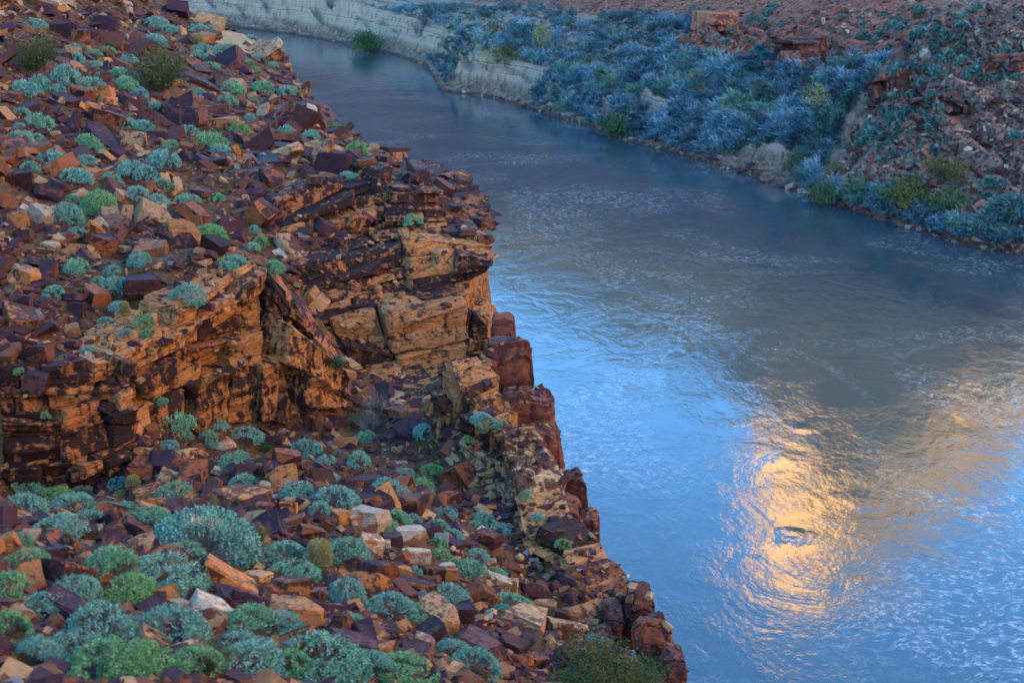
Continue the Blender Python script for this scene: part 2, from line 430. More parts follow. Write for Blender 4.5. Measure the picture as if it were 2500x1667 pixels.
o = mesh_obj('river', wv, np.array([[0, 1, 2, 3]]), M['water'])
tag(o, kind='structure')

# ------------------------------------------------------------------ far bank
wl_px = [(470,57),(560,66),(690,82),(810,101),(900,122),(960,133),(1040,160),(1052,183),(1075,222),(1200,240),(1310,271),(1415,303),(1540,347),(1660,379),
         (1797,421),(1893,453),(2000,489),(2083,515),(2232,563),(2338,595),(2462,617),(2520,628)]
WL = np.array([(PZ(u, v, 0).x, PZ(u, v, 0).y) for u, v in wl_px])
WL = np.vstack([[(-420, 640), (-230, 470)], WL, [(75, 120), (95, 60), (110, -40), (120, -200)]])
def seg_dist(x, y, pl):
    """distance to a polyline, signed: positive to the left of it as listed"""
    best = np.full(x.shape, 1e9); sg = np.ones(x.shape)
    for a, b in zip(pl[:-1], pl[1:]):
        dx, dy = b - a
        t = np.clip(((x - a[0]) * dx + (y - a[1]) * dy) / (dx * dx + dy * dy), 0, 1)
        ex, ey = x - a[0] - t * dx, y - a[1] - t * dy
        d = np.hypot(ex, ey)
        s = np.sign(dx * ey - dy * ex)
        upd = d < best
        best = np.where(upd, d, best); sg = np.where(upd, s, sg)
    return best * sg
HILL = np.array([tuple(P(*q))[:2] for q in [(1905,465,186),(1960,440,186),(2050,320,198),(2110,220,204),(2170,130,212),(2230,60,222)]])
HILL = np.vstack([HILL, HILL[-1] + (HILL[-1] - HILL[-2]) * 4])
def hillness(x, y): return np.clip(0.5 - seg_dist(x, y, HILL) / 5.0, 0, 1)
far_px = [  # (u, v, z) seen points of the far side
 (480,36,6.5),(700,40,6.8),(900,48,6.8),(985,60,6.8),(1080,78,6.6),(1254,112,5.6),(1180,60,8),(1400,180,6.5),(1500,215,6.2),(1600,260,5),(1710,315,3.6),(1300,150,6),
 (1850,385,3.2),(1900,330,5.5),(1960,260,7),(1750,200,7.5),(1600,150,8),(1450,125,8),(1300,85,8.5),
 (1280,105,8.5),(1180,80,8.2),(1900,215,8),(2100,215,8.5),
 (1450,60,17),(1700,50,16),(1300,50,12),(1750,95,9.5),(1900,170,9.5),
 (1950,120,15),(2050,80,20),(1850,60,17),(2150,50,23),(2100,180,10.5),
]
far_pts = [tuple(PZ(*q)) for q in far_px]
far_pts += [tuple(P(*q)) for q in [(2000,420,181),(2100,310,188),(2170,210,196),(2230,130,203),(2250,400,179),(2250,200,193),(2250,50,206),(2400,400,172),(2400,200,186),(2400,40,198),(2500,300,175),(2150,470,175),(2350,520,166),
                                   (2040,300,205),(2000,365,196),(2110,170,225)]]
far_pts += [(130, 180, 34), (150, 300, 60), (60, 420, 40), (-60, 480, 16), (-150, 520, 14), (130, 100, 34), (160, 0, 50), (0, 400, 20), (110, 330, 45), (-250, 620, 16), (-300,800,40), (0,600,60)]
RF = RBF(far_pts)
wl_s = np.concatenate([[0], np.cumsum(np.hypot(*np.diff(WL, axis=0).T))])
CUT_A, CUT_B = 4, 9      # stations of the bare cut bank (indices into WL)
def far_z(x, y, d=None):
    if d is None: d = seg_dist(x, y, WL)
    inl = RF(x, y) + 0.9 * fbm(x * 0.07, y * 0.07, 21, 3) * np.clip(d / 25, 0, 1) + 0.35 * fbm(x * 0.35, y * 0.35, 23, 4)
    hl = hillness(x, y)
    inl = inl + hl * np.clip(d / 12, 0, 1) * (2.6 * np.abs(fbm(x * 0.16 + y * 0.06, y * 0.045, 51, 4)) - 0.5 + 0.8 * fbm(x * 0.5, y * 0.5, 53, 3))
    steep = np.where(x < -22, 0.55 + 0.5 * np.clip((d - 4.5) / 2, 0, 1), 0.62) + 0.5 * fbm(x * 0.09, y * 0.09, 31, 2)
    gul = 1 + 0.75 * fbm(x * 0.45 + y * 0.2, y * 0.1, 41, 4)
    steep = steep * (1 + 0.35 * np.sin(d * 1.7 + 3 * fbm(x * .2, y * .2, 47, 2)))
    bank = d * steep * gul + np.clip(d, 0, 1) * (0.55 * fbm(x * 0.9, y * 0.9, 57, 4) + 0.30 * np.abs(fbm(x * 1.7 + y, y * 0.4, 59, 3)))
    return np.where(d < 0, np.maximum(-3, d * 0.8), np.minimum(np.maximum(inl, 1.5), bank))
# strips swept inland from the waterline
ss = []
pts = []
for a, b in zip(WL[:-1], WL[1:]):
    n = max(2, int(np.hypot(*(b - a)) / (0.8 if 100 < a[1] < 430 else 6)))
    for k in range(n): pts.append(a + (b - a) * k / n)
base = np.array(pts)
# smooth the inland directions along the bank
inl = []
for k in range(len(base)):
    a = base[max(0, k - 25)]; b = base[min(len(base) - 1, k + 25)]
    t = (b - a) / np.hypot(*(b - a)); inl.append((-t[1], t[0]))
inl = np.array(inl)
for _ in range(60):
    inl[1:-1] = (inl[:-2] + inl[1:-1] + inl[2:]) / 3
inl /= np.linalg.norm(inl, axis=1)[:, None]
offs = np.concatenate([np.arange(-4, 16, 0.45), np.arange(16, 70, 0.9), np.arange(70, 160, 5)])
FX = base[:, None, 0] + inl[:, None, 0] * offs[None]
FY = base[:, None, 1] + inl[:, None, 1] * offs[None]
FZ = far_z(FX, FY)
V = np.stack([FX, FY, FZ], -1).reshape(-1, 3)
def far_mat():
    m, nt, b, L = new_mat('far_bank_earth')
    geo = N(nt, 'ShaderNodeNewGeometry'); co = geo.outputs['Position']
    sep = N(nt, 'ShaderNodeSeparateXYZ'); L(co, sep.inputs[0])
    n1 = noise(nt, co, 0.35, 6, 0.7); n2 = noise(nt, co, 2.2, 6, 0.7)
    sand = ramp(nt, n2, [(0.3, (0.11, 0.075, 0.055)), (0.5, (0.25, 0.175, 0.12)), (0.7, (0.40, 0.31, 0.23))])
    # laid-down beds of silt, light and dark, in the cut bank
    wob = N(nt, 'ShaderNodeMath', operation='MULTIPLY_ADD'); L(n1, wob.inputs[0]); wob.inputs[1].default_value = 1.0; L(sep.outputs['Z'], wob.inputs[2])
    comb = N(nt, 'ShaderNodeCombineXYZ'); L(wob.outputs[0], comb.inputs[2])
    bed = noise(nt, comb.outputs[0], 2.4, 3, 0.6)
    beds = ramp(nt, bed, [(0.36, (0.06, 0.04, 0.035)), (0.44, (0.30, 0.23, 0.17)), (0.55, (0.42, 0.34, 0.26)), (0.66, (0.16, 0.10, 0.08))])
    lo = N(nt, 'ShaderNodeMapRange'); L(sep.outputs['Z'], lo.inputs[0]); lo.inputs[1].default_value = 2.0; lo.inputs[2].default_value = 3.6
    run_ = noise(nt, mapping(nt, co, (1.1, 1.1, 0.12)), 0.9, 5, 0.7)
    sand = mixc(nt, ramp(nt, run_, [(0.40, g(0.75)), (0.56, g(0))]), sand, (0.07, 0.05, 0.045))
    beds = mixc(nt, ramp(nt, run_, [(0.38, g(0.5)), (0.5, g(0))]), beds, (0.08, 0.055, 0.045))
    c = mixc(nt, lo.outputs[0], sand, beds)
    # red and brown rock on the hills
    hi = N(nt, 'ShaderNodeMapRange'); L(wob.outputs[0], hi.inputs[0]); hi.inputs[1].default_value = 11.0; hi.inputs[2].default_value = 12.6
    red = ramp(nt, noise(nt, co, 0.8, 8, 0.75), [(0.32, (0.09, 0.035, 0.03)), (0.48, (0.26, 0.10, 0.065)), (0.62, (0.40, 0.19, 0.12)), (0.75, (0.5, 0.33, 0.22))])
    zn = N(nt, 'ShaderNodeAttribute', attribute_name='hill')
    hill = ramp(nt, noise(nt, co, 0.9, 8, 0.75), [(0.32, (0.07, 0.04, 0.035)), (0.46, (0.22, 0.125, 0.095)), (0.58, (0.38, 0.25, 0.19)), (0.72, (0.50, 0.38, 0.30))])
    c = mixc(nt, hi.outputs[0], c, red)
    c = mixc(nt, zn.outputs['Fac'], c, hill)
    wet = N(nt, 'ShaderNodeMapRange'); L(wob.outputs[0], wet.inputs[0]); wet.inputs[1].default_value = 1.15; wet.inputs[2].default_value = 0.75; wet.inputs[3].default_value = 0.0; wet.inputs[4].default_value = 0.8
    c = mixc(nt, wet.outputs[0], c, (0.045, 0.03, 0.024))
    L(c, b.inputs['Base Color']); b.inputs['Roughness'].default_value = 0.95; b.inputs['Specular IOR Level'].default_value = 0.15
    bp = N(nt, 'ShaderNodeBump'); bp.inputs['Strength'].default_value = 0.9; bp.inputs['Distance'].default_value = 0.35
    L(n2, bp.inputs['Height']); L(bp.outputs[0], b.inputs['Normal'])
    return m
M['far'] = far_mat()
o = mesh_obj('far_bank_ground', V, grid_faces(len(base), len(offs)), M['far'], smooth=True)
at_ = o.data.attributes.new('hill', 'FLOAT', 'POINT')
at_.data.foreach_set('value', hillness(FX, FY).ravel().astype(np.float32))
tag(o, kind='structure')

# ------------------------------------------------------------------ canyon walls round about (outside the frame: they shade the river and are mirrored in it)
def wall(name, line, tops, foot, mat, out, seed, run, wild=1.0):
    line = np.array(line, float)
    s = np.concatenate([[0], np.cumsum(np.hypot(*np.diff(line, axis=0).T))])
    n = int(s[-1] / 6)
    t = np.linspace(0, s[-1], n)
    bx = np.interp(t, s, line[:, 0]); by = np.interp(t, s, line[:, 1]); tp = np.interp(t, s, tops)
    tp = tp + wild * 6 * fbm(t / 25, t * 0, seed, 4)
    tx = np.gradient(bx); ty = np.gradient(by); l = np.hypot(tx, ty)
    nx, ny = -ty / l * out, tx / l * out
    m = 44
    h = np.linspace(0, 1, m)
    setb = np.interp(h, [0, .22, .25, .38, .42, .62, .66, .85, .88, 1], [0, .45, .47, .50, .62, .66, .80, .84, .95, 1.0]) * run
    V = np.zeros((n, m, 3))
    for j in range(m):
        rough = wild * 9 * fbm(t / 30, t * 0 + h[j] * 3, seed + 3, 4) + wild * 3 * fbm(t / 8, t * 0 + h[j] * 9, seed + 7, 3)
        V[:, j, 0] = bx + nx * (setb[j] + rough); V[:, j, 1] = by + ny * (setb[j] + rough)
        V[:, j, 2] = foot + (tp - foot) * h[j]
    back = V[:, -1:].copy(); back[:, :, 0] += nx[:, None] * 150; back[:, :, 1] += ny[:, None] * 150
    V = np.concatenate([V, back], 1)
    o = mesh_obj(name, V.reshape(-1, 3), grid_faces(n, m + 1), mat)
    tag(o, kind='structure')
def wall_mat():
    m, nt, b, L = new_mat('canyon_wall_rock')
    geo = N(nt, 'ShaderNodeNewGeometry'); co = geo.outputs['Position']
    n = noise(nt, mapping(nt, co, (0.12, 0.12, 1)), 0.12, 6, 0.65)
    c = ramp(nt, n, [(0.3, (0.46, 0.26, 0.085)), (0.5, (0.57, 0.345, 0.12)), (0.7, (0.63, 0.42, 0.165))])
    sep = N(nt, 'ShaderNodeSeparateXYZ'); L(co, sep.inputs[0])
    wz = N(nt, 'ShaderNodeMath', operation='MULTIPLY_ADD'); L(n, wz.inputs[0]); wz.inputs[1].default_value = 14; L(sep.outputs['Z'], wz.inputs[2])
    hi = N(nt, 'ShaderNodeMapRange'); L(wz.outputs[0], hi.inputs[0]); hi.inputs[1].default_value = 74; hi.inputs[2].default_value = 88
    dark = ramp(nt, n, [(0.3, (0.06, 0.055, 0.06)), (0.6, (0.13, 0.10, 0.10))])      # lower wall coloured darker, deepening the shade it mirrors in the river
    c = mixc(nt, hi.outputs[0], dark, c)
    L(c, b.inputs['Base Color']); b.inputs['Roughness'].default_value = 0.95
    return m
M['wall'] = wall_mat()
FAR_LINE = [(-420, 760), (-230, 640), (-90, 560), (0, 475), (64, 404), (71, 397), (84, 386), (90, 380), (118, 356), (125, 349), (145, 330), (165, 270), (165, 190), (160, 110), (150, 20), (138, -80), (132, -180), (140, -300)]  # right flank is unseen, set close and high to bounce warm light
FAR_TOP = [100, 96, 95, 108, 114, 176, 180, 116, 104, 80, 78, 88, 150, 200, 205, 170, 150, 150]
wall('canyon_wall_far_terrain', FAR_LINE, FAR_TOP, 12, M['wall'], 1, 5, 16, 0.6)
REAR_LINE = [(-520, 700), (-430, 420), (-360, 180), (-330, 0), (-306, -130), (-300, -142), (-284, -166), (-280, -172), (-266, -192), (-262, -198), (-245, -222), (-215, -265), (-190, -300), (-150, -318), (-60, -345), (40, -365), (160, -390)]
REAR_TOP = [270, 268, 266, 264, 262, 236, 236, 288, 288, 247, 244, 244, 206, 150, 118, 96, 90]  # unseen rim, heights shaped to set where sun and shade fall
wall('unseen_canyon_wall_rear_terrain', REAR_LINE, REAR_TOP, 60, M['wall'], -1, 15, 4, 0.25)
# the slope between the near scree and the rear wall
u_ = np.linspace(0, 1, 40); 
rl = np.array(REAR_LINE, float); rs = np.concatenate([[0], np.cumsum(np.hypot(*np.diff(rl, axis=0).T))])
q = np.linspace(0, rs[-1], 60)
rx = np.interp(q, rs, rl[:, 0]); ry = np.interp(q, rs, rl[:, 1])
il = np.array([(-110, 300), (-79, 190), (-60, 100), (-45.5, 40), (-45.5, -12), (-20, -14), (7.5, -14), (14, -60)], float)
isq = np.concatenate([[0], np.cumsum(np.hypot(*np.diff(il, axis=0).T))])
qi = np.linspace(0, isq[-1], 60)
ix = np.interp(qi, isq, il[:, 0]); iy = np.interp(qi, isq, il[:, 1])
iz = np.where(ix < -44, 46, np.interp(ix, [-45, 0, 8, 14], [44, 30, 24, 15]))
V = np.zeros((60, 40, 3))
for j, w in enumerate(u_):
    V[:, j, 0] = ix + (rx - ix) * w; V[:, j, 1] = iy + (ry - iy) * w
    V[:, j, 2] = iz - 0.3 + (95 - iz) * w + 6 * fbm(V[:, j, 0] / 30, V[:, j, 1] / 30, 77, 3) * min(1, w * 6)
o = mesh_obj('upper_talus_terrain', V.reshape(-1, 3), grid_faces(60, 40), M['wall'], smooth=True)
tag(o, kind='structure')

# ------------------------------------------------------------------ stone makers
def lattice(nx, ny, nz):
    """surface lattice of a box: parameters in 0..1 and quads"""
    idx = {}; prm = []; faces = []
    def ring(i, n):      # a narrow first and last ring keeps the arrises tight
        if i == 0 or i == n: return i / n
        return 0.07 + (i - 1) / (n - 2) * 0.86
    def vid(i, j, k):
        if (i, j, k) not in idx:
            idx[(i, j, k)] = len(prm); prm.append((ring(i, nx), ring(j, ny), ring(k, nz)))
        return idx[(i, j, k)]
    for i in range(nx):
        for k in range(nz):
            faces.append([vid(i, 0, k), vid(i + 1, 0, k), vid(i + 1, 0, k + 1), vid(i, 0, k + 1)])
            faces.append([vid(i, ny, k), vid(i, ny, k + 1), vid(i + 1, ny, k + 1), vid(i + 1, ny, k)])
        for j in range(ny):
            faces.append([vid(i, j, 0), vid(i, j + 1, 0), vid(i + 1, j + 1, 0), vid(i + 1, j, 0)])
            faces.append([vid(i, j, nz), vid(i + 1, j, nz), vid(i + 1, j + 1, nz), vid(i, j + 1, nz)])
    for j in range(ny):
        for k in range(nz):
            faces.append([vid(0, j, k), vid(0, j, k + 1), vid(0, j + 1, k + 1), vid(0, j + 1, k)])
            faces.append([vid(nx, j, k), vid(nx, j + 1, k), vid(nx, j + 1, k + 1), vid(nx, j, k + 1)])
    return np.array(prm), np.array(faces)
LAT = {k: lattice(*k) for k in [(5, 3, 6), (7, 3, 5), (8, 3, 8), (9, 9, 12)]}
def smoothjit(n, prm, amp, r):
    """a smooth random field over the lattice parameters (sum of a few waves)"""
    d = np.zeros((n, 3))
    for f in (2.2, 4.5, 8.0):
        k = r.normal(size=(3, 3)) * f; ph = r.uniform(0, 6.28, 3)
        d += np.sin(prm @ k.T + ph) * amp / (f ** 0.6)
    return d
def block_mesh(name, corners, mat, parent, key=(5, 3, 6), jit=0.10, chamfer=0.10, r=rng, roundness=0.0):
    """corners: 2x2x2x3 array [i along][j back][k up]"""
    prm, fc = LAT[key]
    q = prm.copy()
    edge = (np.abs(q - 0.5) > 0.49)
    ne = edge.sum(1)
    q = np.where((ne >= 2)[:, None] & edge, 0.5 + (q - 0.5) * (1 - chamfer * r.uniform(0.4, 1.3, len(q))[:, None]), q)
    if roundness > 0:
        c = (q - 0.5) * 2
        l = (np.abs(c) ** 3.2).sum(1) ** (1 / 3.2)
        mx = np.abs(c).max(1)
        q2 = 0.5 + c * (mx / np.maximum(l, 1e-6))[:, None] / 2
        q = q * (1 - roundness) + q2 * roundness
    x, y, z = q[:, 0:1], q[:, 1:2], q[:, 2:3]
    C = corners
    p = ((C[0, 0, 0] * (1 - x) + C[1, 0, 0] * x) * (1 - y) + (C[0, 1, 0] * (1 - x) + C[1, 1, 0] * x) * y) * (1 - z) \
      + ((C[0, 0, 1] * (1 - x) + C[1, 0, 1] * x) * (1 - y) + (C[0, 1, 1] * (1 - x) + C[1, 1, 1] * x) * y) * z
    size = min(np.linalg.norm(C[1, 0, 0] - C[0, 0, 0]), np.linalg.norm(C[0, 0, 1] - C[0, 0, 0]) * 1.5, 1.5)
    p = p + smoothjit(len(p), prm, jit * size * 0.55, r) + r.normal(size=p.shape) * jit * size * 0.10
    # bedding: the levels of the face stand forward or lie back
    lev = np.unique(np.round(prm[:, 2], 4)); offl = r.normal(size=len(lev)) * 0.045 * size * (1 - roundness)
    back_ = C[:, 1].mean((0, 1)) - C[:, 0].mean((0, 1)); back_ = back_ / (np.linalg.norm(back_) + 1e-9)
    p = p + back_ * (offl[np.searchsorted(lev, np.round(prm[:, 2], 4))] * (1 - prm[:, 1]))[:, None]
    cen = p.mean(0)
    o = mesh_obj(name, p - cen, fc, mat, parent)
    face_attr(o, np.full(len(fc), r.choice([-0.6, -0.3, 0, 0, 0.3, 0.7])), 'fresh')
    o.location = cen
    return o

def poly_at(pts, t):
    """point at fraction t along a polyline of vectors (by length)"""
    a = np.array(pts); s = np.concatenate([[0], np.cumsum(np.linalg.norm(np.diff(a, axis=0), axis=1))])
    return np.array([np.interp(t * s[-1], s, a[:, i]) for i in range(3)])

def cliff(parent, bottom, top, courses, blen, mats, depth=1.1, proud=0.18, jit=0.09, miss=0.06, seed=1, chamfer=0.07, setback=0.0, name='block'):
    """beds of split blocks filling the face between two surveyed edges (photograph pixel + distance); beds swell and pinch out,
    joints cut through several beds at once, buttresses stand proud of recesses"""
    r = np.random.default_rng(seed)
    B = [np.array(P(*q)) for q in bottom]; T = [np.array(P(*q)) for q in top]
    w = np.cumsum(np.concatenate([[0], r.lognormal(0, 0.6, courses)])); w /= w[-1]
    length = max(np.linalg.norm(np.diff(np.array(B), axis=0), axis=1).sum(), np.linalg.norm(np.diff(np.array(T), axis=0), axis=1).sum())
    master = np.sort(r.uniform(0, 1, max(2, int(length / 1.6))))
    made = []
    def bed(s_, k):
        if k == 0 or k == courses: return w[k] + (0.02 * math.sin(s_ * length * 2.1 + seed) if k == courses else 0)
        gap = min(w[k] - w[k - 1], w[k + 1] - w[k])
        return w[k] + gap * 0.42 * math.sin(s_ * length * 0.9 + k * 2.3 + seed) + gap * 0.2 * math.sin(s_ * length * 3.1 + k * 1.3)
    c = 0
    top_taken = 0.0
    skip = []          # (s0, s1, course) already filled by a tall block
    for c in range(courses):
        s = r.uniform(0, 0.3) * blen / length * -1; prd = r.uniform(-0.8, 1) * proud
        kind = r.choice(len(mats))
        thick = (w[c + 1] - w[c]) * courses
        while s < 1:
            l = float(np.clip(r.lognormal(math.log(blen * (0.7 + 0.35 * thick)), 0.55), blen * 0.3, blen * 3)) / length
            s1 = s + l
            near = master[np.abs(master - s1) < 0.35 * l]
            if len(near): s1 = float(near[0]) + r.normal() * 0.01
            s1 = min(1.0, max(s1, s + 0.15 * blen / length))
            if 1 - s1 < 0.3 * blen / length: s1 = 1.0
            a_ = max(0.0, s)
            mid_s = 0.5 * (a_ + s1)
            taken = any(k == c and q0 < mid_s < q1 for q0, q1, k in skip)
            if not taken and (r.random() > miss):
                up = c + 1
                if c + 1 < courses and r.random() < 0.16:
                    up = c + 2; skip.append((a_, s1, c + 1))
                def pt(s_, k):
                    t_ = bed(s_, k)
                    return poly_at(B, s_) * (1 - t_) + poly_at(T, s_) * t_
                f00, f10, f01, f11 = pt(a_, c), pt(s1, c), pt(a_, up), pt(s1, up)
                along = f10 - f00; along /= np.linalg.norm(along) + 1e-9
                out = np.cross(along, np.array([0, 0, 1.0])); out[2] = 0; out /= np.linalg.norm(out) + 1e-9
                if out @ (np.array(CAM) - f00) < 0: out = -out
                but = proud * 1.7 * math.sin(mid_s * length * 1.3 + seed * 1.7) * (0.6 + 0.4 * math.sin(c * 1.1 + seed))
                pr = prd + but + r.normal() * proud * 0.45
                C = np.zeros((2, 2, 2, 3))
                gap = r.uniform(0.005, 0.03)
                C[0, 0, 0] = f00 + along * gap; C[1, 0, 0] = f10 - along * gap; C[0, 0, 1] = f01 + along * (gap + r.normal() * 0.03); C[1, 0, 1] = f11 - along * (gap + r.normal() * 0.03)
                for i in (0, 1):
                    lean = (C[i, 0, 1] - C[i, 0, 0]) @ out
                    C[i, 0, 1] = C[i, 0, 1] - out * lean * 0.55
                C[:, 0] += out * (pr - setback)
                C[1, 0] += out * r.normal() * proud * 0.5
                C[:, 0, 1] += out * r.normal() * 0.05
                C[:, 1] = C[:, 0] - out * (depth + max(0, pr))
                C[:, 1, 1, 2] += r.normal() * 0.06
                C[0, :, 1, 2] += r.normal() * 0.03; C[1, :, 1, 2] += r.normal() * 0.03
                hh = np.linalg.norm(C[0, 0, 1] - C[0, 0, 0]); ll = np.linalg.norm(C[1, 0, 0] - C[0, 0, 0])
                key = (7, 3, 5) if ll > 2.2 * hh else ((8, 3, 8) if ll * hh > 0.9 else (5, 3, 6))
                kk = kind if r.random() < 0.6 else r.choice(len(mats))
                made.append(block_mesh(name, C, mats[kk], parent, key, jit, chamfer, r))
            s = s1
    return made

def unit3(v): return v / np.linalg.norm(v, axis=1, keepdims=True)
def hull_rock(name, dims, cuts, r, bevel=0.035):
    bm = bmesh.new()
    bmesh.ops.create_cube(bm, size=1.0)
    for v in bm.verts:
        v.co = Vector((v.co.x * dims[0] * r.uniform(.8, 1.1), v.co.y * dims[1] * r.uniform(.75, 1.1), v.co.z * dims[2] * r.uniform(.75, 1.1)))
    for _ in range(cuts):
        n = Vector(r.normal(size=3)); n.z *= 0.55; n.normalize()
        sup = max(n.dot(v.co) for v in bm.verts)
        d = sup * r.uniform(0.62, 0.90)
        res = bmesh.ops.bisect_plane(bm, geom=bm.verts[:] + bm.edges[:] + bm.faces[:], plane_co=n * d, plane_no=n, clear_outer=True)
        ed = [e for e in res['geom_cut'] if isinstance(e, bmesh.types.BMEdge)]
        if len(ed) > 2: bmesh.ops.contextual_create(bm, geom=ed)
    bmesh.ops.dissolve_degenerate(bm, dist=0.01, edges=bm.edges)
    if bevel:
        bmesh.ops.bevel(bm, geom=bm.edges[:], offset=bevel, segments=1, affect='EDGES', clamp_overlap=True)
    bmesh.ops.triangulate(bm, faces=bm.faces)
    if bevel:
        big = [e for e in bm.edges if e.calc_length() > 0.35]
        bmesh.ops.subdivide_edges(bm, edges=big, cuts=1)
        bmesh.ops.triangulate(bm, faces=bm.faces)
        for v in bm.verts: v.co += Vector(r.normal(size=3)) * 0.011
    bmesh.ops.recalc_face_normals(bm, faces=bm.faces)
    me = bpy.data.meshes.new(name)
    bm.to_mesh(me); bm.free()
    # facets that face the same way broke off together: fresh or varnished as one
    nor = np.array([tuple(p.normal) for p in me.polygons]); dirs_ = unit3(r.normal(size=(9, 3))); val = r.choice([-0.7, -0.4, 0.0, 0.3, 0.9], 9)
    a = me.attributes.new('fresh', 'FLOAT', 'FACE'); a.data.foreach_set('value', val[(nor @ dirs_.T).argmax(1)].astype(np.float32))
    return me
rr = np.random.default_rng(5)
ROCKS = {'slab': [], 'block': [], 'shard': []}
for kind, dims, n in (('slab', (1, .72, .26), 12), ('block', (1, .8, .62), 12), ('shard', (1, .45, .34), 10)):
    for _ in range(n):
        ROCKS[kind].append(hull_rock('rock', dims, int(rr.integers(3, 7)), rr))
LOW = []
for dims in ((1, .7, .2), (1, .75, .42), (1, .42, .25)):
    for _ in range(8):
        me = hull_rock('pebble', dims, int(rr.integers(1, 3)), rr, 0)
        v = np.array([tuple(x.co) for x in me.vertices]); f = np.array([tuple(p.vertices) for p in me.polygons])
        LOW.append((v, f))
        bpy.data.meshes.remove(me)
rock_copies = {}
def rock_mesh(kind, k, mat):
    key = (kind, k, mat)
    if key not in rock_copies:
        me = ROCKS[kind][k].copy(); me.materials.append(M[mat]); rock_copies[key] = me
    return rock_copies[key]

# ------------------------------------------------------------------ outcrops and cliffs
A = empty('ledge_outcrop', P(400, 1050, 31))
tag(A, 'tan and black stained ledge cliff above the bushy foot slope, lower left', 'rock outcrop')
def reparent(o, root):
    o.parent = root; o.matrix_parent_inverse = Matrix.Translation(-root.location)
def build(root, *args, **kw):
    for b in cliff(None, *args, **kw): reparent(b, root)
DL, LE, TW, TN, BR, PU = (M[k] for k in ('dark_ledge', 'ledge', 'tan_wall', 'tan', 'brown', 'purple'))
build(A, [(0,1200,28.2),(190,1200,28.4),(340,1120,29.6)], [(0,895,28.4),(160,890,28.9),(300,875,29.9)], 11, 0.7, [DL, DL, LE], seed=2, proud=0.13)
build(A, [(320,1130,29.6),(400,1080,31.2),(560,1035,32.6),(690,1035,33.6)], [(270,860,29.9),(450,735,31.9),(560,685,33.2),(640,640,34.5)], 9, 0.85, [LE, TW, TW, TW, DL], seed=3, proud=0.14)
build(A, [(680,1035,33.4),(790,1055,34.4),(860,1000,35.6)], [(640,640,34.6),(740,770,35.6),(810,890,35.8)], 8, 0.6, [DL, LE, BR], seed=4, proud=0.24, miss=0.08)
B = empty('promontory_outcrop', P(950, 700, 41))
tag(B, 'great stepped sandstone promontory jutting over the river with an overhanging lip', 'rock outcrop')
build(B, [(865,925,39.2),(1000,915,39.4),(1140,900,39.8)], [(795,770,39.4),(960,735,40.2),(1120,700,40.9)], 3, 1.8, [TW, DL, LE], seed=6, proud=0.14, depth=1.5, miss=0)
build(B, [(750,800,39.4),(940,740,40.5),(1080,700,41.2),(1130,670,41.6)], [(690,640,41),(860,590,42),(1050,555,42.8),(1165,560,43)], 9, 1.2, [LE, DL, DL], seed=7, proud=0.22, depth=1.5, miss=0.02)
build(B, [(690,645,41.4),(780,610,42),(960,555,43),(1090,545,43.4)], [(640,490,43),(745,440,43.8),(930,395,45.2),(1040,405,45.6)], 8, 1.15, [DL, LE, BR], seed=8, proud=0.30, depth=1.5, miss=0.04)
build(B, [(610,550,42.8),(650,600,42),(700,690,40.7),(760,800,39.2)], [(590,440,44.4),(640,490,43.2),(690,610,41.4),(745,730,39.8)], 7, 0.8, [DL], seed=9, proud=0.16, depth=1.5)
build(B, [(1040,690,41.3),(1110,680,41.6),(1185,655,42)], [(1040,600,42),(1130,588,42.4),(1207,612,42.6)], 1, 1.3, [TW], seed=10, proud=0.05, depth=2.6, setback=-0.3, miss=0)
build(B, [(1040,745,40.8),(1090,750,40.8),(1140,720,41.2)], [(1040,680,41.6),(1100,680,41.7),(1150,665,42)], 1, 1.0, [TW], seed=30, proud=0.05, depth=1.5, setback=0.1, miss=0)
build(B, [(1060,905,39.5),(1130,900,39.9),(1205,880,40.4)], [(1045,765,40.2),(1130,745,40.6),(1198,780,40.6)], 4, 0.9, [TW, LE, TW], seed=31, proud=0.12, depth=1.2, miss=0)
build(B, [(990,725,41),(1090,695,41.4),(1175,655,41.8)], [(980,565,42.3),(1090,545,42.8),(1195,588,42.8)], 5, 1.1, [DL, LE, DL, TW], seed=36, proud=0.16, depth=1.8, setback=-0.35, miss=0)
build(B, [(560,470,44),(650,500,43.4)], [(550,395,45.6),(690,385,46)], 4, 1.0, [DL, BR], seed=11, proud=0.35, depth=1.5)
Cc = empty('tan_wall_outcrop', P(1100, 1150, 31))
tag(Cc, 'ragged pale tan rock wall beside the red pillars, right of the brushy foot slope', 'rock outcrop')
build(Cc, [(870,1015,35.9),(1000,1015,35.6),(1090,1040,35)], [(862,920,38.4),(1000,912,38.6),(1140,900,38.8)], 6, 0.6, [LE, TW, DL], seed=12, proud=0.2)
build(Cc, [(1025,1050,33.4),(1075,1140,32.9),(1130,1210,32.6)], [(1085,880,33.0),(1118,935,32.6),(1152,1005,32.2)], 3, 0.9, [TW], seed=13, proud=0.10, jit=0.14, miss=0, chamfer=0.12, depth=0.8)
build(Cc, [(1125,1215,32.3),(1185,1245,31.6),(1240,1280,31)], [(1150,1010,32),(1195,1030,31.5),(1240,1060,31)], 8, 0.5, [DL, LE, TN], seed=15, proud=0.2, jit=0.11, miss=0.1, depth=0.7)
build(Cc, [(1228,1275,30.9),(1260,1335,30.1),(1290,1440,28.5)], [(1230,1055,31),(1280,1150,30.2),(1312,1300,28.7)], 3, 0.8, [TW, TW, TN], seed=33, proud=0.10, jit=0.14, miss=0, chamfer=0.12, depth=0.8)
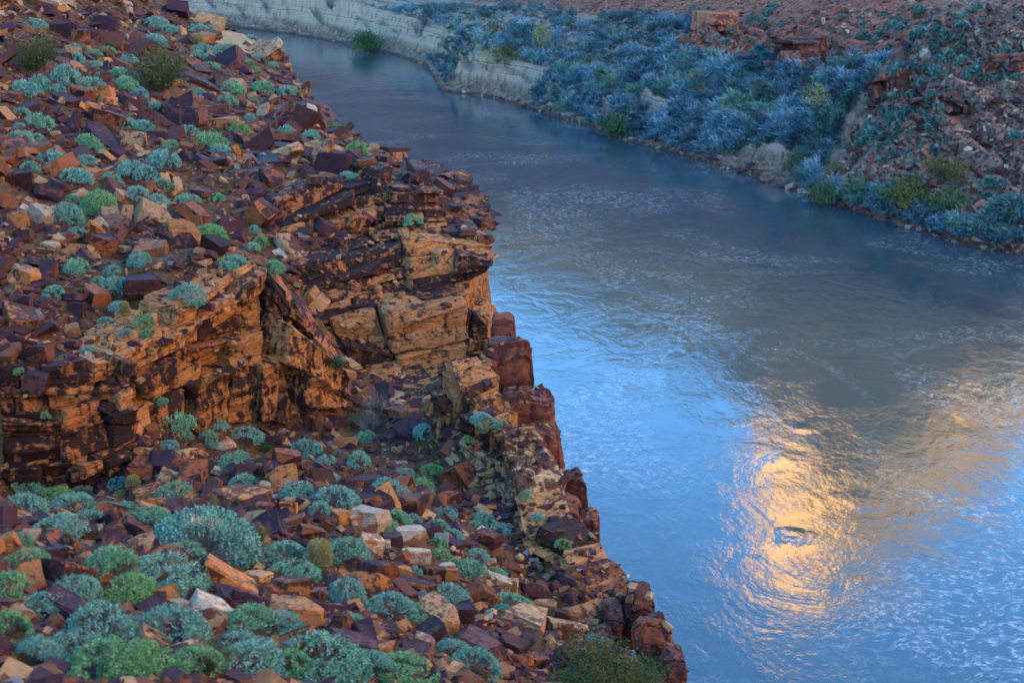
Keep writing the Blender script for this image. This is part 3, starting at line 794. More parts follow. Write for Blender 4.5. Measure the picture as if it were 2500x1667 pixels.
build(Cc, [(1285,1440,28.3),(1340,1515,27),(1450,1548,26.2)], [(1305,1290,28.5),(1370,1290,28.5),(1430,1400,27.4)], 5, 0.8, [DL, BR, BR, TW], seed=14, proud=0.2, jit=0.12, depth=0.8)
E = empty('rim_outcrop', P(760, 280, 68))
tag(E, 'small split brown ledges along the upstream rim of the scree slope', 'rock outcrop')
build(E, [(715,330,66),(770,335,65.6),(830,320,66)], [(705,258,66.6),(770,252,67),(800,285,66.8)], 4, 1.2, [BR, DL, LE], seed=16, proud=0.3)
build(E, [(640,262,73),(690,264,73),(725,252,74)], [(640,210,73.4),(690,205,73.8),(730,215,74.4)], 3, 1.1, [BR, LE], seed=17, proud=0.3)
build(E, [(660,185,85),(690,190,84.6),(706,182,85)], [(650,128,85.8),(680,125,85.8),(704,140,85.6)], 5, 1.1, [BR, LE, DL], seed=18, proud=0.25)
build(E, [(830,395,58),(880,395,58),(930,400,57)], [(820,345,58.6),(880,340,58.6),(930,365,57.4)], 4, 1.1, [BR, LE], seed=19, proud=0.3)
build(E, [(950,460,47.5),(1040,510,46),(1100,535,45),(1140,570,44.2)], [(965,400,48.6),(1050,435,47.2),(1110,470,46.4),(1150,525,45)], 7, 0.75, [PU, BR, DL], seed=20, proud=0.35, depth=0.9, jit=0.09)

# red pillars and boulders along the river edge
pillars = [(1248,888,128,128,37.2,'large rounded red boulder topping the upper pillar'),(1190,925,60,90,36.6,'rounded red-brown boulder wedged under the topmost pillar boulder'),
 (1283,1000,152,80,35.6,'flat-topped red-brown capstone of the tall pillar'),(1308,1128,120,190,34.6,'tall smooth red rock pillar standing over the water'),
 (1322,1215,105,50,33.6,'low cracked red block at the foot of the tall pillar'),(1397,1225,72,140,32.6,'dark red standing stone beside and below the tall pillar'),
 (1438,1330,50,170,31.2,'slim outer red column rising straight from the river'),(1228,800,56,66,39.6,'small red boulder peeping out behind the promontory base'),
 (1345,1300,150,150,29.8,'grey-red domed rock shoulder between tan wall and red columns'),(1392,1415,62,180,28.6,'dark red-brown slab face under the grey-red shoulder'),
 (1452,1458,74,120,27.8,'knobbly red boulder below the slim outer column'),(1503,1447,36,44,27.4,'small angular red stone perched between two red boulders'),
 (1545,1494,74,112,26.8,'egg-shaped dark red boulder with pale lichen at the rim'),(1598,1560,92,104,25.4,'rounded red-brown boulder above the airy shrub at the rim'),
 (1645,1616,60,64,24.4,'lowest dark boulder at the water-side corner of the slope'),(1495,1510,56,60,26.6,'squat red stone beneath the egg-shaped boulder')]
for k, (u, v, w, h, D, lab) in enumerate(pillars):
    ppm = FPX / D; W = w / ppm; H = h / ppm * 1.12
    c = np.array(P(u, v, D)); r = np.random.default_rng(100 + k)
    C = np.zeros((2, 2, 2, 3))
    for i in (0, 1):
        for j in (0, 1):
            for kk in (0, 1):
                C[i, j, kk] = c + np.array([(i - .5) * W, (j - .5) * max(W, 1.0), (kk - .5) * H - ((0.55 if k < 10 else 0.12) * H if kk == 0 else 0)]) + r.normal(size=3) * 0.05 * min(W, H)
    C[:, :, 1] = C[:, :, 1] * 0.88 + C[:, :, 1].mean((0, 1)) * 0.12
    b = block_mesh('pillar_boulder', C, M['pillar'], None, (9, 9, 12), 0.17, 0.13, r, roundness=0.5 if k < 10 else 0.8)
    if k >= 10: b.rotation_euler = (r.normal() * .12, r.normal() * .18, 0)
    tag(b, lab, 'boulder', 'red boulders and pillars along the river edge')

# where does a photograph pixel meet the near slope or one of its ledges
from mathutils.bvhtree import BVHTree
def make_bvh():
    vs = [np.stack([GX, GY, GZ], -1).reshape(-1, 3)]; fs = grid_faces(len(xs), len(ys)).tolist(); nv = len(vs[0])
    for o in list(COL.objects):
        if o.type == 'MESH' and o.name.startswith(('block', 'pillar_boulder')):
            me = o.data
            c = np.empty(len(me.vertices) * 3, np.float32); me.vertices.foreach_get('co', c)
            vs.append(c.reshape(-1, 3) + np.array(o.location)); 
            ix_ = np.empty(len(me.polygons) * 4, np.int32); me.loops.foreach_get('vertex_index', ix_)
            fs += (ix_.reshape(-1, 4) + nv).tolist(); nv += len(me.vertices)
    return BVHTree.FromPolygons(np.concatenate(vs).tolist(), fs)
BVH = make_bvh()
def ground_hit(uv, normals=False):
    out = np.full((len(uv), 3), np.nan); dep = np.full(len(uv), np.nan); nn = np.zeros((len(uv), 3))
    for i, (u, v) in enumerate(uv):
        d = ray(float(u), float(v)); l = d.length
        loc, nor, _, dist = BVH.ray_cast(CAM, d / l)
        if loc is not None and dist / l < 125 and loc.z > 24 and loc.x < float(rim_x(loc.y)) + 1.6:
            out[i] = loc; dep[i] = dist / l; nn[i] = nor if nor.z > 0 else -nor
    return (out, dep, nn) if normals else (out, dep)

# ------------------------------------------------------------------ plant makers
def leaf_quads(c, d, side, ln, wd):
    """quads from centres c along d with half-width side"""
    e = d * ln[:, None]
    return np.stack([c, c + e * 0.5 + side * wd[:, None], c + e, c + e * 0.5 - side * wd[:, None]], 1)
def unit(v): return v / (np.linalg.norm(v, axis=-1, keepdims=True) + 1e-9)
def twigs(r, n, base_r, spread, height, thick, seg=3, lean=(0, 0), droop=0.1):
    """thin three-sided branching stems; returns verts, tris, tips, tip directions"""
    vs = []; fs = []; tips = []; dirs = []; nv = 0
    for _ in range(n):
        az = r.uniform(0, 6.283); rad = math.sqrt(r.random())
        p = np.array([math.cos(az) * base_r * rad, math.sin(az) * base_r * rad, 0.0])
        d = np.array([math.cos(az) * spread * rad + lean[0], math.sin(az) * spread * rad + lean[1], 1.0]); d /= np.linalg.norm(d)
        L = height * r.uniform(0.6, 1.05) / seg
        t = thick
        prev = None
        for k in range(seg + 1):
            side = unit(np.cross(d, [0.3, 0.2, 1.0])); up = np.cross(side, d)
            ring = [p + side * t, p - side * t * 0.5 + up * t * 0.87, p - side * t * 0.5 - up * t * 0.87]
            vs += ring
            if prev is not None:
                for i in range(3):
                    j = (i + 1) % 3
                    fs.append((prev + i, prev + j, nv + j)); fs.append((prev + i, nv + j, nv + i))
            prev = nv; nv += 3
            if k >= 1: tips.append(p.copy()); dirs.append(d.copy())
            p = p + d * L
            d = unit(d + r.normal(size=3) * 0.22 + np.array([0, 0, -droop]))
            t *= 0.66
    return np.array(vs), np.array(fs), np.array(tips), np.array(dirs)
def leaf_mesh(name, c, d, ln, wd, tint, mat, r):
    side = unit(np.cross(d, r.normal(size=d.shape)))
    q = leaf_quads(c, d, side, ln, wd)
    o = mesh_obj(name, q.reshape(-1, 3), np.arange(len(q) * 4).reshape(-1, 4), mat, link=False)
    face_attr(o, np.clip(tint, 0, 1))
    return o.data
def stem_mesh(name, v, f, mat, tint, r):
    o = mesh_obj(name, v, f, mat, link=False)
    face_attr(o, np.clip(tint + r.normal(size=len(f)) * 0.12, 0, 1))
    return o.data

def brittlebush(r, lobes=3, clusters=330, per=9, fine=1.0):
    """low dome of small grey leaves in rosettes on a basket of twigs; unit width"""
    L = [(np.zeros(3), 0.5)] + [(np.array([r.uniform(-.22, .22), r.uniform(-.22, .22), r.uniform(-.05, .1)]), r.uniform(.26, .38)) for _ in range(lobes)]
    cs = []; ns = []
    gapd = unit(np.array([*r.normal(size=2), 0.2])); k1 = r.normal(size=3) * 9; k2 = r.normal(size=3) * 9
    while len(cs) < clusters:
        c0, rad = L[r.integers(len(L))]
        n = unit(r.normal(size=3)); n[2] = abs(n[2]) * 0.9 - 0.08
        p = c0 + n * rad * np.array([1, 1, 0.82]) * r.uniform(0.84, 1.04)
        if any(np.linalg.norm((p - c) / np.array([1, 1, .82])) < rr_ * 0.80 for c, rr_ in L): continue
        if p[2] < -0.02: continue
        if np.dot(unit(p), gapd) > 0.72 and r.random() < 0.75: continue
        if np.sin(p @ k1 + 1.0) + np.sin(p @ k2) > 0.85: continue
        cs.append(p); ns.append(n)
    cs = np.array(cs); ns = np.array(ns)
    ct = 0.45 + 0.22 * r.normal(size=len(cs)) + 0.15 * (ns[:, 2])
    C = np.repeat(cs, per, 0); Nn = np.repeat(ns, per, 0); T = np.repeat(ct, per)
    d = unit(Nn * 0.6 + r.normal(size=C.shape) * 0.75 + np.array([0, 0, 0.25]))
    C = C + r.normal(size=C.shape) * 0.022 * fine
    n = len(C)
    fol = leaf_mesh('foliage', C, d, fine * r.uniform(.034, .062, n), fine * r.uniform(.010, .019, n), T + 0.12 * r.normal(size=n), M['brittle'], r)
    v, f, _, _ = twigs(r, 60, .08, 1.2, .62, .006, 4)
    st = stem_mesh('stems', v, f, M['twig'], 0.4, r)
    return [('foliage', fol), ('stems', st)]
def airy_shrub(r, leafmat, n=60, per=7, spread=0.9, height=1.0, leafsize=.045, tint=0.5, droop=0.05):
    v, f, tips, dirs = twigs(r, n, .07, spread, height, .010, 4, droop=droop)
    C = np.repeat(tips, per, 0) + r.normal(size=(len(tips) * per, 3)) * 0.05
    D = unit(np.repeat(dirs, per, 0) + r.normal(size=C.shape) * 0.7)
    k = len(C)
    fol = leaf_mesh('foliage', C, D, r.uniform(.6, 1.3, k) * leafsize, r.uniform(.25, .45, k) * leafsize, tint + 0.22 * r.normal(size=k), leafmat, r)
    st = stem_mesh('stems', v, f, M['twig'], 0.25, r)
    return [('foliage', fol), ('stems', st)]
def dry_shrub(r, n=150, spread=1.0, height=.8):
    v, f, _, _ = twigs(r, n, .08, spread, height, .007, 4, droop=0.02)
    v2, f2, _, _ = twigs(r, n // 3, .05, spread * .7, height * .8, .009, 3)
    return [('stems', stem_mesh('stems', v, f, M['twig'], 0.75, r)), ('dead_wood', stem_mesh('dead_wood', v2, f2, M['twig'], 0.1, r))]
pr = np.random.default_rng(21)
BUSH = [brittlebush(np.random.default_rng(200 + k), lobes=int(2 + k % 4), clusters=430 + 40 * (k % 3)) for k in range(8)]
BIG = [brittlebush(np.random.default_rng(260 + k), lobes=int(3 + k % 3), clusters=1150, per=9, fine=0.6) for k in range(6)]
CREO = [airy_shrub(np.random.default_rng(300 + k), M['creosote'], 110, 12) for k in range(3)]
GREEN = [airy_shrub(np.random.default_rng(320 + k), M['greenbush'], 70, 9, 1.0, .8, .05) for k in range(3)]
DRY = [dry_shrub(np.random.default_rng(340 + k)) for k in range(3)]
def plant(name, parts, loc, w, h, yaw, label, cat, group):
    root = empty(name, loc)
    root.scale = (w, w, h); root.rotation_euler = (0, 0, yaw)
    for nm, me in parts:
        o = bpy.data.objects.new(nm, me); COL.objects.link(o); o.parent = root
    tag(root, label, cat, group)
    return root
ORD = ('first second third fourth fifth sixth seventh eighth ninth tenth eleventh twelfth thirteenth fourteenth fifteenth sixteenth seventeenth eighteenth nineteenth twentieth').split()
TENS = {2: 'twenty', 3: 'thirty', 4: 'forty', 5: 'fifty', 6: 'sixty', 7: 'seventy', 8: 'eighty', 9: 'ninety'}
TENTH = {3: 'thirtieth', 4: 'fortieth', 5: 'fiftieth', 6: 'sixtieth', 7: 'seventieth', 8: 'eightieth', 9: 'ninetieth'}
def ordinal(n):
    if n <= 20: return ORD[n - 1]
    if n % 10 == 0: return TENTH[n // 10]
    return TENS[n // 10] + '-' + ORD[n % 10 - 1]
def region(u, v):
    if u > 1130 and v > 950: return 'among the red river-edge pillars'
    if v < 150: return 'on the topmost scree'
    if v < 260: return 'on the upper scree slope'
    if v < 370 and u > 600: return 'near the upstream rim'
    if v < 370: return 'among the big purple slabs'
    if u > 640 and v < 1000: return 'on the jutting promontory'
    if v < 500: return 'on the middle scree slope'
    if v < 630: return 'on the lower scree above the ledges'
    if v < 900: return 'along the top of the stained ledges'
    if v < 1200 and u < 660: return 'at the foot of the stained ledges'
    if v < 1200: return 'in the brushy hollow by the tan wall'
    if v < 1340 and u < 700: return 'on the crest of the bottom slope'
    if v < 1340: return 'on the slope around the white blocks'
    if v < 1480 and u < 700: return 'in the lower left brush'
    if v < 1480: return 'below the white blocks'
    if u < 700: return 'at the bottom left corner'
    return 'along the bottom edge of the slope'
pending = []      # (object, head phrase, u, v, category): labels are given once all stand
def note(o, head, u, v): pending.append((o, head, region(u, v), u))

bush_px = [(65,210,55),(97,195,42),(162,178,62),(222,197,58),(140,216,30),(58,134,36),(85,52,45),(182,111,28),(231,126,28),(264,117,32),(187,140,36),(230,151,30),
(377,92,44),(383,50,44),(410,65,32),(482,65,40),(509,69,28),(494,112,40),(488,130,32),(509,155,42),(543,113,38),(568,111,32),(614,88,22),(647,119,26),(628,134,24),(585,140,28),(624,166,18),(666,157,20),(608,149,16),
(314,142,36),(291,172,42),(310,199,46),(340,222,42),(245,180,26),(327,180,36),(478,218,40),(566,207,54),(639,207,50),(700,218,34),(555,237,42),(620,245,20),
(377,251,30),(96,293,54),(54,268,36),(46,302,24),(174,285,26),(50,329,50),(88,329,36),(214,333,56),(237,354,32),(126,377,54),(147,387,30),(75,402,42),(186,421,57),(212,387,40),
(312,295,32),(348,297,42),(455,310,46),(585,310,42),(515,333,60),(538,360,38),(413,350,30),(398,383,54),(323,402,56),(356,417,44),(396,440,38),(270,429,36),(285,446,30),(333,465,44),(383,480,46),(455,480,44),(528,475,30),
(243,486,82),(161,515,66),(188,557,36),(254,536,34),(306,536,24),(505,561,74),(540,574,30),(46,574,22),(174,478,30),(760,325,36),(697,312,26),(647,283,16),(610,285,20),(823,302,20),(848,425,30),(871,360,48),(620,555,24),(637,585,32),
(1007,533,38),(561,631,58),(668,642,50),(619,600,36),(536,572,32),(188,643,45),(129,705,42),(281,688,54),(277,652,36),(241,683,28),(464,701,70),(339,629,44),(290,743,36),(259,777,26),(350,775,38),(310,808,26),(357,810,26),(214,846,32),
(109,1009,22),(45,902,22),(426,1022,66),(442,1053,44),(397,973,26),(531,1031,36),(594,1047,80),(411,1080,38),(509,1062,44),(571,1116,62),(482,1132,44),(357,1109,30),(288,1167,40),(746,1094,66),(795,1116,40),(806,1156,38),(594,1167,50),(723,1187,68),
(69,1170,80),(57,1223,90),(145,1273,100),(168,1219,84),(214,1258,70),(356,1254,90),(428,1196,90),(310,1238,50),(203,1194,40),(497,1284,180),(689,1346,100),(716,1372,90),(850,1334,105),(819,1196,100),(781,1238,52),(270,1370,140),(310,1430,110),(402,1365,165),
(103,1456,100),(249,1502,150),(268,1590,180),(100,1580,105),(413,1522,150),(612,1499,125),(612,1583,150),(781,1575,160),(846,1434,90),(850,1510,70),(50,1310,50),
(953,1460,115),(999,1480,60),(1091,1441,80),(1240,1460,85),(1106,1571,85),(1156,1606,100),(984,1606,120),(1141,1380,66),(1206,1388,48),(1165,1347,42),(1106,1365,30),(1076,1346,40),(1068,1320,30),(1064,1273,46),(1087,1246,48),(1106,1296,36),(1183,1261,44),(1217,1282,42),(1160,1273,30),
(949,1284,44),(949,1189,85),(1026,1181,54),(1056,1139,42),(965,1258,52),(1007,1261,28),(876,1116,50),(984,1152,38),(1286,1200,30),(1309,1254,24),(1374,1319,34),(1450,1552,46),(1014,1388,30),(1178,1014,42),(1217,1026,46),(1148,1064,28),(1040,1045,50),(893,1060,40),
(30,1420,110),(190,1560,120),(340,1600,130),(470,1600,110),(330,1520,110),(180,1430,90),(560,1330,100),(450,1335,90),(700,1600,120),(900,1600,110),(20,1510,100),(130,1210,70),(260,1230,70),(60,1350,80),(580,1560,100),(690,1500,80)]
special_px = [('creosote_bush',88,120,150,CREO),('creosote_bush',394,160,175,CREO),('creosote_bush',628,1300,85,CREO),('creosote_bush',517,1590,130,CREO),('creosote_bush',650,1085,50,GREEN),('creosote_bush',825,874,66,GREEN),
 ('creosote_bush',1508,1595,190,GREEN),('creosote_bush',1430,1585,160,CREO),('creosote_bush',1580,1622,150,GREEN),('creosote_bush',1460,1635,190,CREO),('creosote_bush',1400,1640,150,GREEN),('creosote_bush',1540,1650,170,CREO),('creosote_bush',880,1010,90,GREEN),('creosote_bush',70,1255,60,CREO),
 ('dry_shrub',143,256,48,DRY),('dry_shrub',635,394,30,DRY),('dry_shrub',638,583,40,DRY),('dry_shrub',824,1094,48,DRY),('dry_shrub',543,1338,120,DRY),('dry_shrub',1146,1242,36,DRY),('dry_shrub',1297,1541,90,DRY),('dry_shrub',420,620,40,DRY),('dry_shrub',920,960,130,DRY),('dry_shrub',900,1010,120,DRY),('dry_shrub',470,1175,60,DRY)]
foot = [(u, v + w * 0.36) for u, v, w in bush_px]
hit, dep = ground_hit(foot)
bush_xy = []
for k, ((u, v, w), p, D) in enumerate(zip(bush_px, hit, dep)):
    if np.isnan(D): print('bush misses ground', u, v); continue
    W = w / FPX * D * 1.32
    r = np.random.default_rng(500 + k)
    o = plant('brittlebush', BIG[k % len(BIG)] if w >= 70 else BUSH[k % len(BUSH)], (p[0], p[1], p[2] - 0.03 * W), W, W * r.uniform(1.1, 1.5), r.uniform(0, 6.28), None, 'bush', 'brittlebushes on the near slope')
    o.rotation_euler = (r.normal() * 0.08, r.normal() * 0.08 + 0.12, r.uniform(0, 6.28))
    o.scale = (W * r.uniform(.85, 1.2), W * r.uniform(.8, 1.1), W * r.uniform(.95, 1.5))
    bush_xy.append((p[0], p[1], W))
    size = 'tiny' if W < .45 else 'small' if W < .75 else 'full' if W < 1.1 else 'broad'
    note(o, f'{size} grey-green brittlebush', u, v)
foot = [(s[1], s[2] + s[3] * 0.36) for s in special_px]
hit, dep = ground_hit(foot)
for k, ((nm, u, v, w, lib), p, D) in enumerate(zip(special_px, hit, dep)):
    if np.isnan(D): print('shrub misses ground', u, v); continue
    W = w / FPX * D
    r = np.random.default_rng(700 + k)
    s = 0.62 * W
    o = plant(nm if lib is not GREEN else 'green_shrub', lib[k % 3], tuple(p), s, s * 1.05, r.uniform(0, 6.28), None, 'shrub', None)
    bush_xy.append((p[0], p[1], W * .8))
    note(o, {id(CREO): 'airy olive-brown shrub', id(GREEN): 'feathery green shrub', id(DRY): 'leafless blue-grey twiggy shrub'}[id(lib)], u, v)

# barrel cacti
def barrel(label, u, v, w, h):
    p, D = ground_hit([(u, v + h * 0.5)]); p = p[0]; D = D[0]
    W = w / FPX * D / 2; H = h / FPX * D
    root = empty('barrel_cactus', tuple(p))
    nr, nz, ribs = 112, 20, 14
    th = np.linspace(0, 2 * np.pi, nr, endpoint=False); t = np.linspace(0, 1, nz)
    prof = np.sin(np.clip(t * 0.92 + 0.10, 0, 1) * np.pi) ** 0.42 * (0.86 + 0.18 * t)
    prof[-1] = 0.05
    rib = 1 + 0.11 * np.abs(np.cos(th * ribs / 2)) - 0.06
    V = np.stack([W * prof[None] * (rib * np.cos(th))[:, None], W * prof[None] * (rib * np.sin(th))[:, None], np.broadcast_to(H * t[None], (nr, nz))], -1)
    V = np.concatenate([V, V[:1]], 0)
    b = mesh_obj('body', V.reshape(-1, 3), grid_faces(nr + 1, nz), M['cactus'], root, True)
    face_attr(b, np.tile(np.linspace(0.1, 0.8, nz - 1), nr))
    # curved spines along every rib
    r = np.random.default_rng(int(u)); cs = []; ds = []
    for k in range(ribs):
        a = 2 * np.pi * k / ribs
        for i in range(2, nz):
            tt = i / nz
            pp = np.interp(tt, t, prof)
            for q in range(9):
                d = np.array([math.cos(a), math.sin(a), 0.25 + tt * .7]) + r.normal(size=3) * 0.75
                cs.append([W * pp * 1.05 * math.cos(a), W * pp * 1.05 * math.sin(a), H * tt]); ds.append(d)
    cs = np.array(cs); ds = unit(np.array(ds)); n = len(cs)
    me = leaf_mesh('spines', cs, ds, r.uniform(.05, .09, n) * H * 2.2 / 1.0, np.full(n, .0035 + .004 * H), 0.9 + 0.1 * r.normal(size=n), M['cactus'], r)
    s = bpy.data.objects.new('spines', me); COL.objects.link(s); s.parent = root
    tag(root, label, 'cactus', 'barrel cacti on the near slope')
    bush_xy.append((p[0], p[1], W * 2))
barrel('yellow-spined barrel cactus standing beside a blue-green bush in front of the white blocks', 780, 1352, 50, 76)
barrel('brown barrel cactus at the foot of the dark stained ledges', 326, 1178, 30, 38)
barrel('small straw-coloured barrel cactus near the top of the scree by the gravel patch', 483, 97, 22, 26)
barrel('little rusty barrel cactus on the shelf beside the red pillars', 1181, 1042, 20, 28)
barrel('small red-brown barrel cactus beside a bush on top of the ledges', 304, 748, 20, 24)

# ------------------------------------------------------------------ rocks
hero = [(382,283,88,72,'slab','purple',30),(461,281,95,74,'block','purple',0),(530,262,60,42,'slab','purple',-8),(547,299,82,42,'block','orange',0),(591,335,44,44,'slab','brown',40),(249,329,96,66,'slab','purple',38),(262,283,82,42,'block','brown',15),(249,226,60,40,'block','orange',0),(264,246,44,30,'block','orange',0),(191,222,58,38,'block','brown',15),
(329,337,62,56,'block','tan',0),(677,333,86,30,'slab','purple',5),(490,195,96,50,'slab','brown',25),(478,157,74,30,'slab','brown',28),(180,122,38,26,'block','tan',0),(264,184,24,54,'shard','brown',70),(157,65,62,56,'block','purple',20),(199,86,46,48,'block','brown',0),(260,54,58,54,'block','purple',0),(126,111,30,38,'block','brown',0),(161,103,22,38,'block','brown',0),(291,103,36,24,'slab','brown',15),
(815,398,96,80,'block','purple',0),(752,415,48,46,'slab','purple',30),(768,438,40,32,'block','brown',0),(700,356,80,26,'slab','purple',8),(750,366,64,34,'slab','brown',20),(585,363,36,54,'shard','orange',60),(452,375,32,50,'slab','purple',60),(480,367,26,40,'shard','purple',65),(478,513,88,52,'slab','brown',35),(302,501,34,48,'block','brown',0),(421,560,80,50,'slab','purple',20),(48,530,52,52,'block','orange',0),(101,520,52,52,'block','pale',20),(58,572,48,38,'block','purple',0),(118,467,70,48,'block','purple',10),(57,432,50,56,'block','brown',0),(390,501,38,26,'block','pale',0),(494,467,58,28,'slab','purple',12),
(527,598,58,58,'block','brown',25),(339,692,95,60,'block','purple',0),(232,714,66,52,'block','brown',10),(192,750,38,44,'block','purple',0),(178,719,62,34,'slab','purple',0),(94,925,62,62,'block','purple',20),(96,857,66,54,'block','brown',0),(174,835,50,30,'slab','purple',0),(45,830,40,56,'block','purple',0),(491,737,64,34,'slab','purple',22),(120,638,94,32,'slab','purple',8),(51,732,54,50,'block','purple',0),(125,600,42,28,'block','tan',0),
(222,1300,50,56,'block','brown',0),(275,1260,64,78,'slab','brown',50),(344,1284,95,62,'slab','brown',25),(291,1307,80,46,'slab','purple',10),(421,1315,54,40,'slab','purple',-25),(188,1384,165,105,'slab','brown',30),(130,1338,76,50,'slab','purple',0),(149,1391,74,46,'block','brown',0),(160,1480,115,90,'block','purple',25),(214,1456,44,74,'shard','orange',70),(566,1403,160,105,'slab','orange',30),(501,1376,60,72,'slab','purple',60),(520,1487,108,88,'block','pale',20),(442,1475,50,44,'block','pale',0),(432,1440,105,42,'slab','purple',8),(375,1465,64,54,'block','brown',0),
(712,1426,84,62,'block','orange',0),(650,1432,64,32,'slab','purple',-15),(727,1487,132,72,'block','orange',5),(773,1445,52,30,'block','brown',0),(853,1571,112,100,'block','purple',10),(367,1563,80,76,'block','tan',20),(590,1215,122,86,'block','orange',0),(650,1188,38,54,'block','pale',0),(574,1188,54,26,'slab','purple',-5),(650,1238,44,64,'block','brown',0),(761,1296,60,44,'block','brown',15),(800,1277,40,48,'block','brown',30),(700,1116,62,84,'block','brown',10),(662,1146,54,52,'block','brown',0),(704,1235,44,38,'block','orange',0),(540,1145,40,30,'slab','pale',30),(830,1257,54,46,'block','orange',0),(876,1261,58,50,'block','pale',0),(448,1106,56,32,'block','tan',0),(547,1085,48,32,'block','pale',0),(191,1164,54,44,'block','purple',0),(149,1187,34,26,'block','tan',0),
(1003,1303,68,66,'block','pale',0),(1018,1353,74,46,'block','pale',0),(1087,1378,44,18,'slab','pale',0),(905,1262,84,76,'block','pale',0),(903,1322,62,54,'block','pale',20),(958,1315,48,52,'block','purple',0),(942,1326,24,26,'block','pale',0),(907,1388,64,66,'block','purple',10),(945,1386,58,60,'block','brown',0),(988,1392,36,32,'block','orange',0),(1052,1391,56,38,'block','brown',15),(1098,1399,48,38,'block','orange',0),(1167,1418,50,44,'block','tan',0),(1213,1414,60,44,'block','pale',20),(1251,1422,30,38,'block','pale',0),(1297,1433,70,46,'block','purple',15),(1014,1418,100,30,'slab','brown',5),(1183,1452,84,70,'block','brown',20),(1129,1491,56,60,'block','purple',0),(1068,1495,112,70,'block','tan',15),
(1278,1502,112,54,'block','tan',20),(1328,1479,58,48,'block','pale',0),(1366,1529,62,66,'block','tan',15),(1389,1495,62,28,'slab','brown',8),(1171,1560,135,80,'slab','purple',15),(1255,1565,70,50,'slab','purple',15),(1262,1600,72,50,'slab','brown',15),(1305,1606,58,46,'block','brown',0),(1037,1560,54,32,'block','pale',15),(1087,1212,56,34,'block','brown',0),(1007,1212,46,42,'block','purple',0),(1144,1322,48,26,'slab','purple',10),(1175,1292,24,22,'block','pale',0),(1194,1311,58,46,'block','brown',0),(1408,1525,48,26,'slab','tan',0),
(1160,535,40,24,'block','purple',0),(1140,560,44,26,'slab','purple',0),(1185,580,40,30,'block','brown',0),(1100,500,50,24,'slab','purple',0),(1010,430,44,28,'block','purple',0),(930,385,40,24,'block','brown',0),(895,390,46,30,'slab','brown',0),(960,400,36,20,'slab','purple',0)]
rock_objs = []
def add_rock(p, W, T, kind, mat, yaw, tx, ty, u, v, r, flat=1.0):
    k = int(r.integers(len(ROCKS[kind])))
    o = bpy.data.objects.new('rock', rock_mesh(kind, k, mat)); COL.objects.link(o)
    zd = {'slab': .26, 'block': .62, 'shard': .34}[kind]
    o.scale = (W, W, T / zd)
    o.rotation_euler = (tx, ty, yaw)
    o.location = p
    word = {'slab': 'slab', 'block': 'block', 'shard': 'splinter'}[kind]
    cw = {'purple': 'purple-brown', 'brown': 'red-brown', 'orange': 'orange', 'tan': 'tan', 'pale': 'whitish'}[mat]
    tag(o, None, 'rock', 'rocks lying on the near slope')
    note(o, f'{cw} {word}', u, v)
    rock_objs.append(o)
hit, dep = ground_hit([(h[0], h[1] + h[3] * 0.32) for h in hero])
hero_xy = []
for k, (h, p, D) in enumerate(zip(hero, hit, dep)):
    if np.isnan(D): print('rock misses ground', h[:2]); continue
    u, v, w, hh, kind, mat, tilt = h
    r = np.random.default_rng(900 + k)
    W = w / FPX * D * 1.05; T = hh / FPX * D * (0.55 if kind == 'slab' else 0.85)
    if kind == 'shard': T = 0.3 * hh / FPX * D; W = max(w, hh) / FPX * D
    T = min(T, W * 1.0)
    add_rock((p[0], p[1], p[2] + T * 0.24), W, T, kind, mat, r.normal() * 0.35, R(-8) + r.normal() * 0.12, R(tilt) + r.normal() * 0.06, u, v, r)
    hero_xy.append((p[0], p[1], W))
# scatter: the rest of the scree
r = np.random.default_rng(42)
uv = np.stack([r.uniform(-420, 1700, 66000), r.uniform(-30, 1700, 66000)], -1)
hit, dep, nrm = ground_hit(uv, True)
ok = ~np.isnan(dep)
uv, hit, dep, nrm = uv[ok], hit[ok], dep[ok], nrm[ok]
inpath = (np.abs(uv[:, 0] - 585) < 45) & (np.abs(uv[:, 1] - 97) < 18)
bare = fbm(hit[:, 0] * 0.45, hit[:, 1] * 0.45, 91, 3)            # chutes of gravel and heaps of stone
on_ledge = np.abs(hit[:, 2] - near_zq(hit[:, 0], hit[:, 1])) > 0.06
ok = (nrm[:, 2] > 0.6) & ~inpath & (r.random(len(dep)) < np.where(on_ledge, 0.22, 0.88 + 0.9 * bare))
uv, hit, dep, nrm, bare, on_ledge = uv[ok], hit[ok], dep[ok], nrm[ok], bare[ok], on_ledge[ok]
W = np.clip(r.lognormal(math.log(0.105), 0.92, len(dep)), 0.03, 1.5) * (1 + 0.8 * np.clip(bare, -.5, .8)) * (dep / 28) ** 0.45
W = np.minimum(W, 95 / FPX * dep)
W = np.where(on_ledge, np.minimum(W, 0.20), W)
rimmy = (uv[:, 0] > 1130) & (uv[:, 1] > 880)
W = np.where(rimmy, np.minimum(W, 0.26), W)
blk = np.array(hero_xy + [(a, b, c * 0.8) for a, b, c in bush_xy])
dist = np.min(np.hypot(hit[:, None, 0] - blk[None, :, 0], hit[:, None, 1] - blk[None, :, 1]) - blk[None, :, 2] * 0.46 - 0.42 * W[:, None], axis=1)
ok = dist > 0
uv, hit, dep, nrm, W = uv[ok], hit[ok], dep[ok], nrm[ok], W[ok]
inframe = (uv[:, 0] > 10) & (uv[:, 0] < 1660) & (uv[:, 1] > 10) & (uv[:, 1] < 1650)
score = np.where(inframe, W / dep, 0)
order = np.argsort(-score)
n_single = 300 - len(rock_objs)
single = order[:n_single]
rest = order[n_single:]
mats = ['purple', 'purple', 'purple', 'brown', 'brown', 'brown', 'brown', 'orange', 'orange', 'tan', 'tan']
